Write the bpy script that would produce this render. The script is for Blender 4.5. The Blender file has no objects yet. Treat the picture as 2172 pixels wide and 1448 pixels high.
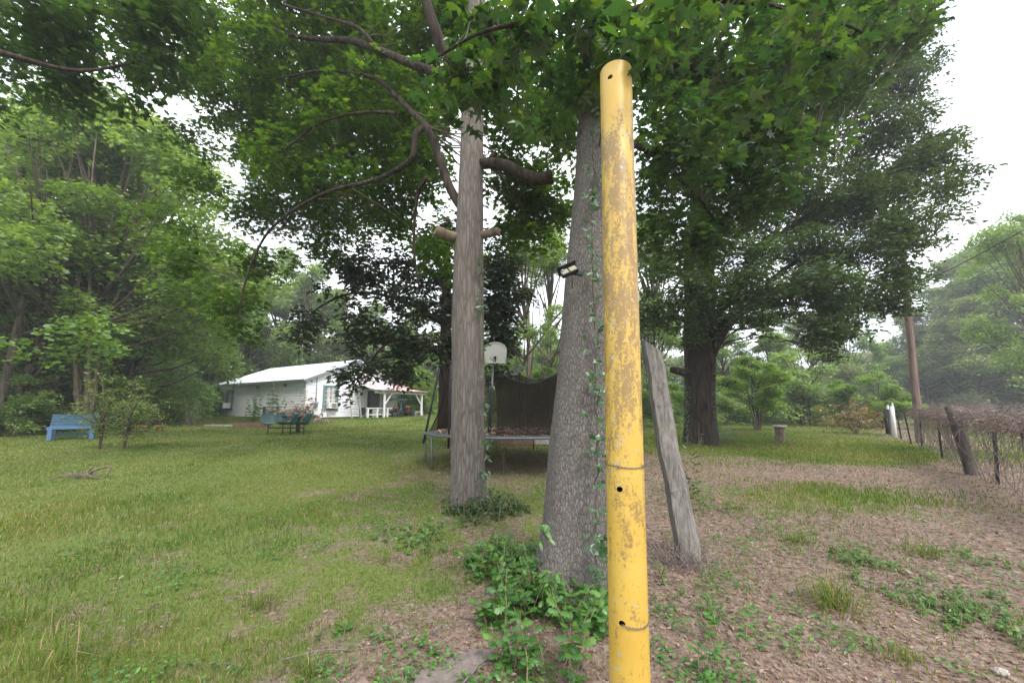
import bpy, bmesh, math, random
import numpy as np
from mathutils import Vector, Matrix

# ------------------------------------------------------------------ camera, world, light
SC = bpy.context.scene
COL = SC.collection
PITCH = math.radians(7.0)
FP = 845.0
CX, CY = 1086.0, 763.0
CAMZ = 1.5
cam_d = bpy.data.cameras.new('camera')
cam_d.sensor_width = 36.0
cam_d.lens = FP * 36.0 / 2172.0
cam_d.shift_y = (CY - 724.0) / 2172.0
cam_d.clip_start = 0.05
cam_d.clip_end = 2000.0
cam = bpy.data.objects.new('camera', cam_d)
COL.objects.link(cam)
cam.location = (0, 0, CAMZ)
cam.rotation_euler = (math.radians(90) + PITCH, 0, 0)
SC.camera = cam

SUN_EL, SUN_AZ = math.radians(52), math.radians(150)
world = bpy.data.worlds.new('World')
SC.world = world
world.use_nodes = True
wn, wl = world.node_tree.nodes, world.node_tree.links
wn.clear()
w_out = wn.new('ShaderNodeOutputWorld')
w_bg = wn.new('ShaderNodeBackground')
w_sky = wn.new('ShaderNodeTexSky')
w_sky.sky_type = 'NISHITA'
w_sky.sun_disc = False
w_sky.sun_elevation = SUN_EL
w_sky.sun_rotation = SUN_AZ
w_sky.dust_density = 3.0
w_tc = wn.new('ShaderNodeTexCoord')
w_no = wn.new('ShaderNodeTexNoise')
w_no.inputs['Scale'].default_value = 3.0
w_no.inputs['Detail'].default_value = 5.0
w_rp = wn.new('ShaderNodeValToRGB')
w_rp.color_ramp.elements[0].position = 0.36
w_rp.color_ramp.elements[0].color = (0.42, 0.42, 0.42, 1)
w_rp.color_ramp.elements[1].position = 0.55
w_rp.color_ramp.elements[1].color = (0.93, 0.93, 0.93, 1)
w_mx = wn.new('ShaderNodeMixRGB')
w_mx.inputs['Color2'].default_value = (9.2, 9.5, 10.0, 1)
wl.new(w_tc.outputs['Generated'], w_no.inputs['Vector'])
wl.new(w_no.outputs['Fac'], w_rp.inputs['Fac'])
wl.new(w_rp.outputs['Color'], w_mx.inputs['Fac'])
wl.new(w_sky.outputs['Color'], w_mx.inputs['Color1'])
wl.new(w_mx.outputs['Color'], w_bg.inputs['Color'])
w_bg.inputs['Strength'].default_value = 0.12
wl.new(w_bg.outputs['Background'], w_out.inputs['Surface'])

sun_d = bpy.data.lights.new('sun', 'SUN')
sun_d.energy = 1.5
sun_d.angle = math.radians(14)
sun_d.color = (1.0, 0.96, 0.9)
sun = bpy.data.objects.new('sun', sun_d)
COL.objects.link(sun)
sdir = Vector((math.sin(SUN_AZ) * math.cos(SUN_EL), math.cos(SUN_AZ) * math.cos(SUN_EL), math.sin(SUN_EL)))
sun.rotation_euler = sdir.to_track_quat('Z', 'Y').to_euler()
sun.location = (0, 0, 40)

SC.view_settings.view_transform = 'Standard'
SC.view_settings.look = 'None'
SC.view_settings.gamma = 1
SC.view_settings.use_curve_mapping = False
SC.view_settings.exposure = 1.38
SC.render.engine = 'CYCLES'
cy = SC.cycles
cy.max_bounces = 7
cy.diffuse_bounces = 4
cy.glossy_bounces = 2
cy.transmission_bounces = 5
cy.transparent_max_bounces = 10
cy.volume_bounces = 0
cy.caustics_reflective = False
cy.caustics_refractive = False
cy.use_denoising = True
cy.sample_clamp_indirect = 6.0

# ------------------------------------------------------------------ helpers
RNG = np.random.default_rng(7)
random.seed(7)
PI = math.pi


def vnoise(x, y, s, seed=0):
    """smooth value noise in [0,1]"""
    x = np.asarray(x, float) * s + seed * 17.3
    y = np.asarray(y, float) * s + seed * 9.7
    xi, yi = np.floor(x), np.floor(y)
    xf, yf = x - xi, y - yi
    u, v = xf * xf * (3 - 2 * xf), yf * yf * (3 - 2 * yf)

    def h(a, b):
        t = np.sin(a * 127.1 + b * 311.7 + seed * 74.7) * 43758.5453
        return t - np.floor(t)
    return (h(xi, yi) * (1 - u) + h(xi + 1, yi) * u) * (1 - v) + (h(xi, yi + 1) * (1 - u) + h(xi + 1, yi + 1) * u) * v


def n3(P, s, seed=0.0):
    """cheap smooth 3d noise about [0,1]"""
    p = P * s
    a = np.sin(p[:, 0] * 1.7 + seed + 1.3 * np.sin(p[:, 1] * 1.1 + seed * 2))
    b = np.sin(p[:, 1] * 1.9 + 1.7 * seed + 1.3 * np.sin(p[:, 2] * 1.3 + seed))
    c = np.sin(p[:, 2] * 2.1 + 2.3 * seed + 1.3 * np.sin(p[:, 0] * 1.2 - seed))
    return 0.5 + (a + b + c) / 6.0


def sst(t):
    t = np.clip(t, 0, 1)
    return t * t * (3 - 2 * t)


def gz(x, y):
    x = np.asarray(x, float)
    y = np.asarray(y, float)
    s = 1 - 0.62 * sst((x + 1) / 9.0)
    z = s * 0.0325 * np.clip(y - 1.0, 0, 31)
    z = z + 0.10 * np.exp(-((x - 0.55) ** 2 + (y - 3.5) ** 2) / 1.1) + 0.10 * np.exp(-((x + 0.6) ** 2 + (y - 6.2) ** 2) / 1.5)
    near = np.clip(1.2 - np.abs(y) / 40.0, 0, 1)
    z = z + near * (0.06 * (vnoise(x, y, 0.35, 3) - 0.5) + 0.025 * (vnoise(x, y, 1.7, 4) - 0.5))
    return z


FWD = np.array([0, math.cos(PITCH), math.sin(PITCH)])
UPV = np.array([0, -math.sin(PITCH), math.cos(PITCH)])


def at(px, py, Y):
    d = np.array([px - CX, 0, 0]) + UPV * (CY - py) + FWD * FP
    return np.array([0, 0, CAMZ]) + d * (Y / d[1])


def zc(p):
    return float(np.dot(np.asarray(p) - np.array([0, 0, CAMZ]), FWD))


def G(px, py):
    d = np.array([px - CX, 0, 0]) + UPV * (CY - py) + FWD * FP
    lo, hi = 0.5, 90.0
    for _ in range(40):
        m = (lo + hi) / 2
        p = np.array([0, 0, CAMZ]) + d * (m / d[1])
        if p[2] > float(gz(p[0], p[1])):
            lo = m
        else:
            hi = m
    return p


def tag(o, label=None, cat=None, group=None, kind=None):
    if label: o['label'] = label
    if cat: o['category'] = cat
    if group: o['group'] = group
    if kind: o['kind'] = kind
    return o


def empty(name, loc, rz=0.0, label=None, cat=None, group=None):
    o = bpy.data.objects.new(name, None)
    COL.objects.link(o)
    o.location = tuple(float(v) for v in loc)
    o.rotation_euler = (0, 0, rz)
    o.empty_display_size = 0.1
    return tag(o, label, cat, group)


class MB:
    """mesh collector; one build() = one Blender object"""

    def __init__(self):
        self.V, self.F, self.n = [], [], 0

    def add(self, V, F, mat=0, smooth=False):
        V = np.asarray(V, float).reshape(-1, 3)
        if isinstance(F, np.ndarray):
            self.F.append((F + self.n, mat, smooth))
        else:
            by = {}
            for f in F:
                by.setdefault(len(f), []).append(f)
            for k, fs in by.items():
                self.F.append((np.array(fs, int) + self.n, mat, smooth))
        self.V.append(V)
        self.n += len(V)
        return self

    def box(self, c, s, R=None, mat=0):
        x, y, z = s[0] / 2, s[1] / 2, s[2] / 2
        V = np.array([[-x, -y, -z], [x, -y, -z], [x, y, -z], [-x, y, -z], [-x, -y, z], [x, -y, z], [x, y, z], [-x, y, z]])
        if R is not None:
            V = V @ np.asarray(R).T
        return self.add(V + np.asarray(c, float), np.array([[0, 3, 2, 1], [4, 5, 6, 7], [0, 1, 5, 4], [1, 2, 6, 5], [2, 3, 7, 6], [3, 0, 4, 7]]), mat)

    def bar(self, a, b, w, t, mat=0):
        a, b = np.asarray(a, float), np.asarray(b, float)
        d = b - a
        L = np.linalg.norm(d)
        z = d / L
        r = np.array([0, 0, 1.0]) if abs(z[2]) < 0.9 else np.array([0, 1.0, 0])
        x = np.cross(r, z); x /= np.linalg.norm(x)
        y = np.cross(z, x)
        return self.box((a + b) / 2, (w, t, L), np.array([x, y, z]).T, mat)

    def tube(self, P, R, n=8, mat=0, cap=True, rough=0.0, smooth=True, seed=0, flare=None):
        P = np.asarray(P, float)
        R = np.asarray(R, float) * np.ones(len(P))
        T = np.gradient(P, axis=0)
        T /= np.linalg.norm(T, axis=1)[:, None] + 1e-9
        r = np.array([1.0, 0, 0]) if abs(T[0][0]) < 0.9 else np.array([0, 1.0, 0])
        u = np.cross(T[0], r); u /= np.linalg.norm(u)
        ang = np.arange(n) / n * 2 * PI
        V = []
        for i in range(len(P)):
            u = u - T[i] * np.dot(u, T[i]); u /= np.linalg.norm(u) + 1e-9
            v = np.cross(T[i], u)
            rad = R[i] * np.ones(n)
            if rough:
                rad = rad * (1 + rough * (np.sin(ang * 3 + P[i][2] * 1.7 + seed) * 0.5 + np.sin(ang * 5 - P[i][2] * 2.9 + seed * 2) * 0.35 + np.sin(ang * 9 + P[i][2] * 5 + seed) * 0.3 + RNG.normal(0, .18, n)))
            if flare is not None:
                rad = rad * (1 + flare[i] * (0.55 + 0.45 * np.sin(ang * 5 + seed)))
            V.append(P[i] + np.outer(np.cos(ang) * rad, u) + np.outer(np.sin(ang) * rad, v))
        V = np.concatenate(V)
        i, j = np.meshgrid(np.arange(len(P) - 1), np.arange(n), indexing='ij')
        i, j = i.ravel(), j.ravel()
        k = (j + 1) % n
        self.add(V, np.stack([i * n + j, i * n + k, (i + 1) * n + k, (i + 1) * n + j], 1), mat, smooth)
        if cap:
            b = self.n - len(V)
            self.F.append((np.array([list(range(n))[::-1]]) + b, mat, False))
            self.F.append((np.array([list(range(n))]) + b + (len(P) - 1) * n, mat, False))
        return self

    def lathe(self, prof, n=20, c=(0, 0, 0), mat=0):
        prof = np.asarray(prof, float)
        a = np.arange(n) / n * 2 * PI
        V = np.concatenate([np.stack([r * np.cos(a), r * np.sin(a), np.full(n, z)], 1) for r, z in prof]) + np.asarray(c)
        i, j = np.meshgrid(np.arange(len(prof) - 1), np.arange(n), indexing='ij')
        i, j = i.ravel(), j.ravel()
        k = (j + 1) % n
        return self.add(V, np.stack([i * n + j, i * n + k, (i + 1) * n + k, (i + 1) * n + j], 1), mat, True)

    def mesh(self, name, mats):
        me = bpy.data.meshes.new(name)
        V = np.concatenate(self.V)
        me.vertices.add(len(V))
        me.vertices.foreach_set('co', V.astype(np.float32).ravel())
        li = np.concatenate([f.ravel() for f, _, _ in self.F]).astype(np.int32)
        tot = np.concatenate([np.full(len(f), f.shape[1]) for f, _, _ in self.F]).astype(np.int32)
        mi = np.concatenate([np.full(len(f), m) for f, m, _ in self.F]).astype(np.int32)
        sm = np.concatenate([np.full(len(f), s) for f, _, s in self.F])
        st = np.concatenate([[0], np.cumsum(tot)[:-1]]).astype(np.int32)
        me.loops.add(len(li))
        me.loops.foreach_set('vertex_index', li)
        me.polygons.add(len(tot))
        me.polygons.foreach_set('loop_start', st)
        me.polygons.foreach_set('loop_total', tot)
        me.polygons.foreach_set('material_index', mi)
        me.polygons.foreach_set('use_smooth', sm)
        for m in (mats if isinstance(mats, (list, tuple)) else [mats]):
            me.materials.append(m)
        me.update(calc_edges=True)
        return me

    def build(self, name, mats, parent=None, bevel=0.0, loc=None):
        me = self.mesh(name, mats)
        o = bpy.data.objects.new(name, me)
        COL.objects.link(o)
        if parent is not None:
            o.parent = parent
        if loc is not None:
            o.location = tuple(float(v) for v in loc)
        if bevel:
            b = o.modifiers.new('bevel', 'BEVEL')
            b.width = bevel
            b.segments = 2
            b.limit_method = 'ANGLE'
        return o


def copy_tree(o, parent=None):
    c = o.copy()
    COL.objects.link(c)
    c.parent = parent
    for ch in list(o.children):
        copy_tree(ch, c)
    return c


def spline(P, m=6):
    """Catmull-Rom through control rows (any width)"""
    P = np.asarray(P, float)
    Q = np.vstack([2 * P[0] - P[1], P, 2 * P[-1] - P[-2]])
    out = []
    for i in range(1, len(Q) - 2):
        for t in np.linspace(0, 1, m, endpoint=False):
            a, b, c, d = Q[i - 1], Q[i], Q[i + 1], Q[i + 2]
            out.append(0.5 * ((2 * b) + (-a + c) * t + (2 * a - 5 * b + 4 * c - d) * t * t + (-a + 3 * b - 3 * c + d) * t ** 3))
    out.append(P[-1])
    return np.array(out)


# ------------------------------------------------------------------ materials
def newmat(name):
    m = bpy.data.materials.new(name)
    m.use_nodes = True
    nt = m.node_tree
    for n in list(nt.nodes):
        nt.nodes.remove(n)
    return m, nt, nt.nodes.new('ShaderNodeOutputMaterial')


def N(nt, kind, **kw):
    n = nt.nodes.new(kind)
    for k, v in kw.items():
        if k in n.inputs.keys() if hasattr(n.inputs, 'keys') else False:
            n.inputs[k].default_value = v
        else:
            setattr(n, k, v)
    return n


def ramp(nt, fac, stops):
    r = nt.nodes.new('ShaderNodeValToRGB')
    el = r.color_ramp.elements
    while len(el) < len(stops):
        el.new(0.5)
    for e, (p, c) in zip(el, stops):
        e.position = p
        e.color = (c[0], c[1], c[2], 1) if hasattr(c, '__len__') else (c, c, c, 1)
    nt.links.new(fac, r.inputs['Fac'])
    return r.outputs['Color']


def mixc(nt, fac, a, b, mode='MIX'):
    m = nt.nodes.new('ShaderNodeMixRGB')
    m.blend_type = mode
    for s, v in ((m.inputs['Fac'], fac), (m.inputs['Color1'], a), (m.inputs['Color2'], b)):
        if isinstance(v, bpy.types.NodeSocket):
            nt.links.new(v, s)
        elif hasattr(v, '__len__'):
            s.default_value = (v[0], v[1], v[2], 1)
        else:
            s.default_value = v
    return m.outputs['Color']


def coords(nt, scale=(1, 1, 1), which='Object'):
    tc = nt.nodes.new('ShaderNodeTexCoord')
    mp = nt.nodes.new('ShaderNodeMapping')
    mp.inputs['Scale'].default_value = scale
    nt.links.new(tc.outputs[which], mp.inputs['Vector'])
    return mp.outputs['Vector']


def noise(nt, vec, scale, detail=4, rough=0.6):
    n = nt.nodes.new('ShaderNodeTexNoise')
    n.inputs['Scale'].default_value = scale
    n.inputs['Detail'].default_value = detail
    n.inputs['Roughness'].default_value = rough
    nt.links.new(vec, n.inputs['Vector'])
    return n.outputs['Fac']


def principled(nt, out, col, rough=0.8, bump=None, bstr=0.4, bdist=0.02, spec=0.3, metal=0.0):
    p = nt.nodes.new('ShaderNodeBsdfPrincipled')
    for s, v in (('Base Color', col), ('Roughness', rough)):
        if isinstance(v, bpy.types.NodeSocket):
            nt.links.new(v, p.inputs[s])
        elif hasattr(v, '__len__'):
            p.inputs[s].default_value = (v[0], v[1], v[2], 1)
        else:
            p.inputs[s].default_value = v
    p.inputs['Specular IOR Level'].default_value = spec
    p.inputs['Metallic'].default_value = metal
    if bump is not None:
        b = nt.nodes.new('ShaderNodeBump')
        b.inputs['Strength'].default_value = bstr
        b.inputs['Distance'].default_value = bdist
        nt.links.new(bump, b.inputs['Height'])
        nt.links.new(b.outputs['Normal'], p.inputs['Normal'])
    nt.links.new(p.outputs['BSDF'], out.inputs['Surface'])
    return p


def plain(name, col, rough=0.7, var=0.25, scale=12, metal=0.0, bstr=0.15, stretch=(1, 1, 1), spec=0.3):
    m, nt, out = newmat(name)
    v = coords(nt, stretch)
    n = noise(nt, v, scale, 5, 0.65)
    c = ramp(nt, n, [(0.3, [k * (1 - var) for k in col]), (0.7, [min(1, k * (1 + var)) for k in col])])
    principled(nt, out, c, rough, n, bstr, 0.01, spec, metal)
    return m


def leafmat(name, cols, trans=0.4, gloss=0.06, big=0.9, tcol=None, patch=0.6):
    """leaf: colour by island and by low noise; diffuse + translucent + thin sheen"""
    m, nt, out = newmat(name)
    geo = nt.nodes.new('ShaderNodeNewGeometry')
    c = ramp(nt, geo.outputs['Random Per Island'], [(i / max(1, len(cols) - 1), k) for i, k in enumerate(cols)])
    v = coords(nt)
    n = noise(nt, v, big, 2, 0.5)
    c = mixc(nt, 1.0, c, ramp(nt, n, [(0.35, 1 - patch * 0.5), (0.65, 1 + 0.0)]), 'MULTIPLY')
    d = nt.nodes.new('ShaderNodeBsdfDiffuse')
    t = nt.nodes.new('ShaderNodeBsdfTranslucent')
    nt.links.new(c, d.inputs['Color'])
    tc = mixc(nt, 1.0, c, tcol or (1.5, 1.45, 0.5), 'MULTIPLY')
    nt.links.new(tc, t.inputs['Color'])
    mx = nt.nodes.new('ShaderNodeMixShader')
    mx.inputs['Fac'].default_value = trans
    nt.links.new(d.outputs[0], mx.inputs[1])
    nt.links.new(t.outputs[0], mx.inputs[2])
    g = nt.nodes.new('ShaderNodeBsdfGlossy')
    g.inputs['Roughness'].default_value = 0.38
    mg = nt.nodes.new('ShaderNodeMixShader')
    mg.inputs['Fac'].default_value = gloss
    nt.links.new(mx.outputs[0], mg.inputs[1])
    nt.links.new(g.outputs[0], mg.inputs[2])
    nt.links.new(mg.outputs[0], out.inputs['Surface'])
    return m


def bark(name, ridge, groove, sx, sz, bstr=0.9, plate=False, moss=None, wf=0.55):
    m, nt, out = newmat(name)
    v = coords(nt, (sx, sx, sz))
    v2 = coords(nt)
    warp = nt.nodes.new('ShaderNodeTexNoise')
    warp.inputs['Scale'].default_value = 1.3
    warp.inputs['Detail'].default_value = 3
    nt.links.new(v, warp.inputs['Vector'])
    vm = nt.nodes.new('ShaderNodeMixRGB')
    vm.blend_type = 'ADD'
    vm.inputs['Fac'].default_value = wf
    nt.links.new(v, vm.inputs['Color1'])
    nt.links.new(warp.outputs['Color'], vm.inputs['Color2'])
    vo = nt.nodes.new('ShaderNodeTexVoronoi')
    vo.feature = 'DISTANCE_TO_EDGE' if plate else 'F1'
    vo.inputs['Scale'].default_value = 1.0
    nt.links.new(vm.outputs[0], vo.inputs['Vector'])
    fine = noise(nt, v, 3.6, 9, 0.8)
    low = noise(nt, v2, 1.1, 3, 0.5)
    if plate:
        h = ramp(nt, vo.outputs['Distance'], [(0.0, 0.0), (0.11, 0.55), (0.32, 1.0)])
    else:
        h = ramp(nt, vo.outputs['Distance'], [(0.15, 1.0), (0.55, 0.55), (0.85, 0.0)])
    hh = mixc(nt, 0.62 if plate else 0.38, h, fine)
    c = ramp(nt, hh, [(0.12, groove), (0.5, [(a + b) / 2 for a, b in zip(ridge, groove)]), (0.85, ridge)])
    c = mixc(nt, ramp(nt, low, [(0.35, 0.0), (0.7, 0.45)]), c, [k * 0.55 for k in ridge])
    if moss:
        c = mixc(nt, ramp(nt, noise(nt, v2, 2.3, 4, 0.7), [(0.55, 0.0), (0.7, 0.5)]), c, moss)
    principled(nt, out, c, 0.9, hh, bstr, 0.03, 0.15)
    return m


M_bark1 = bark('bark_pale', (0.267, 0.232, 0.205), (0.066, 0.054, 0.047), 24.0, 2.8, 1.0, True, wf=1.6)
M_bark2 = bark('bark_blocky', (0.348, 0.315, 0.287), (0.041, 0.034, 0.032), 66.0, 19.0, 1.0, True, wf=0.9)
M_bark3 = bark('bark_dark', (0.068, 0.051, 0.039), (0.012, 0.009, 0.007), 13.0, 2.0, 1.0)
M_barkg = bark('bark_forest', (0.15, 0.125, 0.10), (0.035, 0.028, 0.022), 9.0, 2.0, 0.6)
M_barkt = bark('bark_tan', (0.22, 0.175, 0.125), (0.07, 0.055, 0.04), 12.0, 3.0, 0.5)
M_endgrain = plain('cut_wood', (0.20, 0.11, 0.065), 0.85, 0.35, 25)
M_twig = plain('twig', (0.085, 0.066, 0.048), 0.9, 0.3, 8)
M_twigl = plain('pale_twig', (0.26, 0.19, 0.12), 0.9, 0.3, 8)

L_gum = leafmat('leaves_gum', [(0.040, 0.098, 0.018), (0.063, 0.139, 0.022), (0.086, 0.171, 0.024), (0.127, 0.199, 0.030)], 0.55, 0.025)
L_near = leafmat('leaves_near', [(0.021, 0.063, 0.027), (0.033, 0.093, 0.032), (0.056, 0.123, 0.027), (0.089, 0.164, 0.027)], 0.5, 0.075)
L_oakl = leafmat('leaves_overhead', [(0.028, 0.068, 0.022), (0.045, 0.095, 0.027), (0.06, 0.12, 0.03)], 0.45, 0.04)
L_live = leafmat('leaves_live_oak', [(0.037, 0.072, 0.024), (0.059, 0.103, 0.035), (0.087, 0.143, 0.044)], 0.32, 0.04, 0.5)
L_mag = leafmat('leaves_magnolia', [(0.012, 0.030, 0.010), (0.022, 0.050, 0.014), (0.035, 0.07, 0.018), (0.06, 0.045, 0.018)], 0.18, 0.07, 0.8)
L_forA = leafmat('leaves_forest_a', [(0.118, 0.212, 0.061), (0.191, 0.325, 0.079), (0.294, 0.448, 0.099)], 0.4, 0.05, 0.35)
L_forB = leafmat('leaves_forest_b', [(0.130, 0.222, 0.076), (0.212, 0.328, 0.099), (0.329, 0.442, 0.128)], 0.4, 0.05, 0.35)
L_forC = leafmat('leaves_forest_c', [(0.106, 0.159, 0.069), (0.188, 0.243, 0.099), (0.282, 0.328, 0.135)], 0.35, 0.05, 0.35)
L_bright = leafmat('leaves_bright', [(0.124, 0.220, 0.033), (0.179, 0.309, 0.044), (0.262, 0.386, 0.055)], 0.45, 0.04, 0.7)
L_yel = leafmat('leaves_yellow_green', [(0.085, 0.147, 0.036), (0.128, 0.210, 0.045), (0.187, 0.263, 0.063), (0.255, 0.231, 0.072)], 0.4, 0.06, 1.5)
L_weed = leafmat('leaves_weed', [(0.054, 0.144, 0.036), (0.084, 0.216, 0.042), (0.132, 0.288, 0.048)], 0.4, 0.05, 3.0, patch=0.3)
L_weedd = leafmat('leaves_weed_dark', [(0.025, 0.075, 0.025), (0.04, 0.105, 0.03), (0.06, 0.14, 0.035)], 0.35, 0.05, 3.0, patch=0.3)
L_dead = leafmat('dead_leaves', [(0.168, 0.105, 0.072), (0.253, 0.172, 0.126), (0.337, 0.252, 0.193), (0.185, 0.090, 0.048)], 0.15, 0.03, 2.0, (1, 0.8, 0.6), 0.3)
M_deadstem = leafmat('dead_stems', [(0.128, 0.092, 0.083), (0.221, 0.175, 0.157), (0.306, 0.258, 0.235)], 0.05, 0.02, 2.0, (1, 0.9, 0.8), 0.3)


def grassmat():
    m, nt, out = newmat('grass_blade')
    geo = nt.nodes.new('ShaderNodeNewGeometry')
    v = coords(nt)
    big = noise(nt, v, 0.35, 3, 0.55)
    green = ramp(nt, geo.outputs['Random Per Island'], [(0.0, (0.062, 0.114, 0.025)), (0.5, (0.104, 0.173, 0.035)), (0.86, (0.156, 0.217, 0.046)), (0.95, (0.312, 0.227, 0.125)), (1.0, (0.395, 0.287, 0.177))])
    yel = ramp(nt, geo.outputs['Random Per Island'], [(0.0, (0.114, 0.148, 0.029)), (0.6, (0.177, 0.213, 0.042)), (0.82, (0.229, 0.237, 0.062)), (0.9, (0.354, 0.247, 0.146)), (1.0, (0.437, 0.316, 0.208))])
    c = mixc(nt, ramp(nt, big, [(0.4, 0.0), (0.6, 1.0)]), green, yel)
    d = nt.nodes.new('ShaderNodeBsdfDiffuse')
    t = nt.nodes.new('ShaderNodeBsdfTranslucent')
    nt.links.new(c, d.inputs['Color'])
    nt.links.new(mixc(nt, 1.0, c, (1.1, 1.25, 0.6), 'MULTIPLY'), t.inputs['Color'])
    mx = nt.nodes.new('ShaderNodeMixShader')
    mx.inputs['Fac'].default_value = 0.35
    nt.links.new(d.outputs[0], mx.inputs[1])
    nt.links.new(t.outputs[0], mx.inputs[2])
    nt.links.new(mx.outputs[0], out.inputs['Surface'])
    return m


def groundmat():
    m, nt, out = newmat('ground_soil_and_grass')
    at_ = nt.nodes.new('ShaderNodeAttribute')
    at_.attribute_name = 'litter'
    v = coords(nt)
    n1 = noise(nt, v, 1.3, 6, 0.7)
    n2 = noise(nt, v, 26.0, 5, 0.8)
    n3_ = noise(nt, v, 90.0, 3, 0.7)
    vo = nt.nodes.new('ShaderNodeTexVoronoi')
    vo.inputs['Scale'].default_value = 38.0
    nt.links.new(v, vo.inputs['Vector'])
    sep = nt.nodes.new('ShaderNodeSeparateColor')
    nt.links.new(vo.outputs['Color'], sep.inputs['Color'])
    lit = ramp(nt, sep.outputs[0], [(0.0, (0.114, 0.073, 0.057)), (0.4, (0.194, 0.132, 0.105)), (0.75, (0.264, 0.190, 0.153)), (1.0, (0.334, 0.263, 0.220))])
    soil = ramp(nt, n2, [(0.3, (0.095, 0.068, 0.054)), (0.7, (0.233, 0.173, 0.139))])
    lit = mixc(nt, 0.45, lit, soil)
    gr = ramp(nt, n2, [(0.3, (0.063, 0.092, 0.020)), (0.55, (0.109, 0.157, 0.035)), (0.8, (0.173, 0.206, 0.058))])
    gr = mixc(nt, ramp(nt, n3_, [(0.45, 0.0), (0.7, 0.55)]), gr, (0.20, 0.16, 0.09))
    addm = nt.nodes.new('ShaderNodeMath')
    addm.operation = 'ADD'
    nt.links.new(at_.outputs['Fac'], addm.inputs[0])
    sc = nt.nodes.new('ShaderNodeMath')
    sc.operation = 'MULTIPLY_ADD'
    nt.links.new(n1, sc.inputs[0])
    sc.inputs[1].default_value = 0.9
    sc.inputs[2].default_value = -0.45
    nt.links.new(sc.outputs[0], addm.inputs[1])
    f = ramp(nt, addm.outputs[0], [(0.3, 0.0), (0.62, 1.0)])
    c = mixc(nt, f, gr, lit)
    principled(nt, out, c, 0.95, n2, 0.8, 0.02, 0.1)
    return m


M_grass = grassmat()
M_ground = groundmat()


def litter_f(x, y):
    """0 = lawn, 1 = bare ground with leaf litter"""
    x = np.asarray(x, float)
    y = np.asarray(y, float)
    v = 0.37 + 0.22 * (vnoise(x, y, 0.55, 1) - 0.5) + 0.30 * (vnoise(x, y, 1.9, 2) - 0.5) + 0.40 * (vnoise(x, y, 6.0, 6) - 0.5) + 0.25 * (vnoise(x, y, 14.0, 7) - 0.5)
    right = sst((x - 0.15 - 0.02 * y) / 1.1)
    v = v + right * 0.50 * (1 - sst((y - 8.2) / 3.5))
    v = v + 0.22 * np.exp(-((x + 0.3) ** 2 / 2.2 + (y - 2.0) ** 2 / 1.2))
    # bright lawn on the right, green patch near the fence
    v = v - 0.85 * np.exp(-(((x - 9.5) / 5.5) ** 4 + ((y - 15.0) / 4.5) ** 4))
    v = v - 0.55 * np.exp(-(((x - 6.0) / 1.9) ** 2 + ((y - 6.6) / 0.9) ** 2)) - 0.26 * np.exp(-(((x - 3.3) / 1.6) ** 2 + ((y - 6.4) / 1.3) ** 2)) - 0.15 * np.exp(-(((x - 3.8) / 1.2) ** 2 + ((y - 4.2) / .7) ** 2))
    v = v + 0.45 * np.exp(-(((x - 6.6) / 1.9) ** 4 + ((y - 12.0 + 0.3 * (x - 7)) / 2.2) ** 4)) * 0.5
    # under big oak and trampoline
    v = v + 0.42 * np.exp(-(((x - 5.5) / 3.0) ** 2 + ((y - 12.0) / 2.6) ** 2))
    v = v + 0.38 * np.exp(-(((x - 0.2) / 2.6) ** 2 + ((y - 9.0) / 2.0) ** 2))
    # open lawn to the left and far away
    v = v - 0.30 * sst((-x - 0.6) / 5.0) - 0.2 * sst((y - 14) / 6.0)
    # strip along the fence
    t = ((x - 8.7) * 15.3 + (y - 6.8) * 18.2) / (15.3 ** 2 + 18.2 ** 2)
    dx, dy = x - (8.7 + 15.3 * t), y - (6.8 + 18.2 * t)
    v = v + 0.6 * np.exp(-(dx * dx + dy * dy) / 2.0)
    return np.clip(v, 0, 1)


# ------------------------------------------------------------------ leaf templates  (x width, y length, z normal)
T_STAR = (np.array([[0, 0, 0], [.50, .16, -.07], [.19, .40, .02], [.47, .70, -.07], [.15, .60, .02], [0, 1, -.12],
                    [-.15, .60, .02], [-.47, .70, -.07], [-.19, .40, .02], [-.50, .16, -.07], [0, .5, .0]]),
          [[0, 1, 2, 10], [10, 2, 3, 4], [10, 4, 5], [10, 5, 6], [10, 6, 7, 8], [0, 10, 8, 9]])
T_OVAL = (np.array([[0, 0, 0], [.20, .30, -.05], [.18, .65, -.05], [0, 1, -.10], [-.18, .65, -.05], [-.20, .30, -.05]]),
          [[0, 1, 2, 3], [0, 3, 4, 5]])
T_QUAD = (np.array([[0, 0, 0], [.32, .5, -.10], [0, 1, .0], [-.32, .5, .04]]), [[0, 1, 2, 3]])
T_SLIM = (np.array([[0, 0, 0], [.17, .45, -.05], [0, 1, .0], [-.17, .45, -.05]]), [[0, 1, 2, 3]])
T_LOBE = (np.array([[0, 0, 0], [.10, .14, 0], [.26, .30, -.04], [.13, .36, 0], [.34, .58, -.06], [.16, .60, 0], [.24, .80, -.05], [0, 1, -.1],
                    [-.24, .80, -.05], [-.16, .60, 0], [-.34, .58, -.06], [-.13, .36, 0], [-.26, .30, -.04], [-.10, .14, 0], [0, .6, .02]]),
          [[0, 1, 2, 3], [0, 3, 14], [3, 4, 5, 14], [14, 5, 6, 7], [0, 14, 11], [0, 11, 12, 13], [14, 9, 10, 11], [14, 7, 8, 9]])


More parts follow.
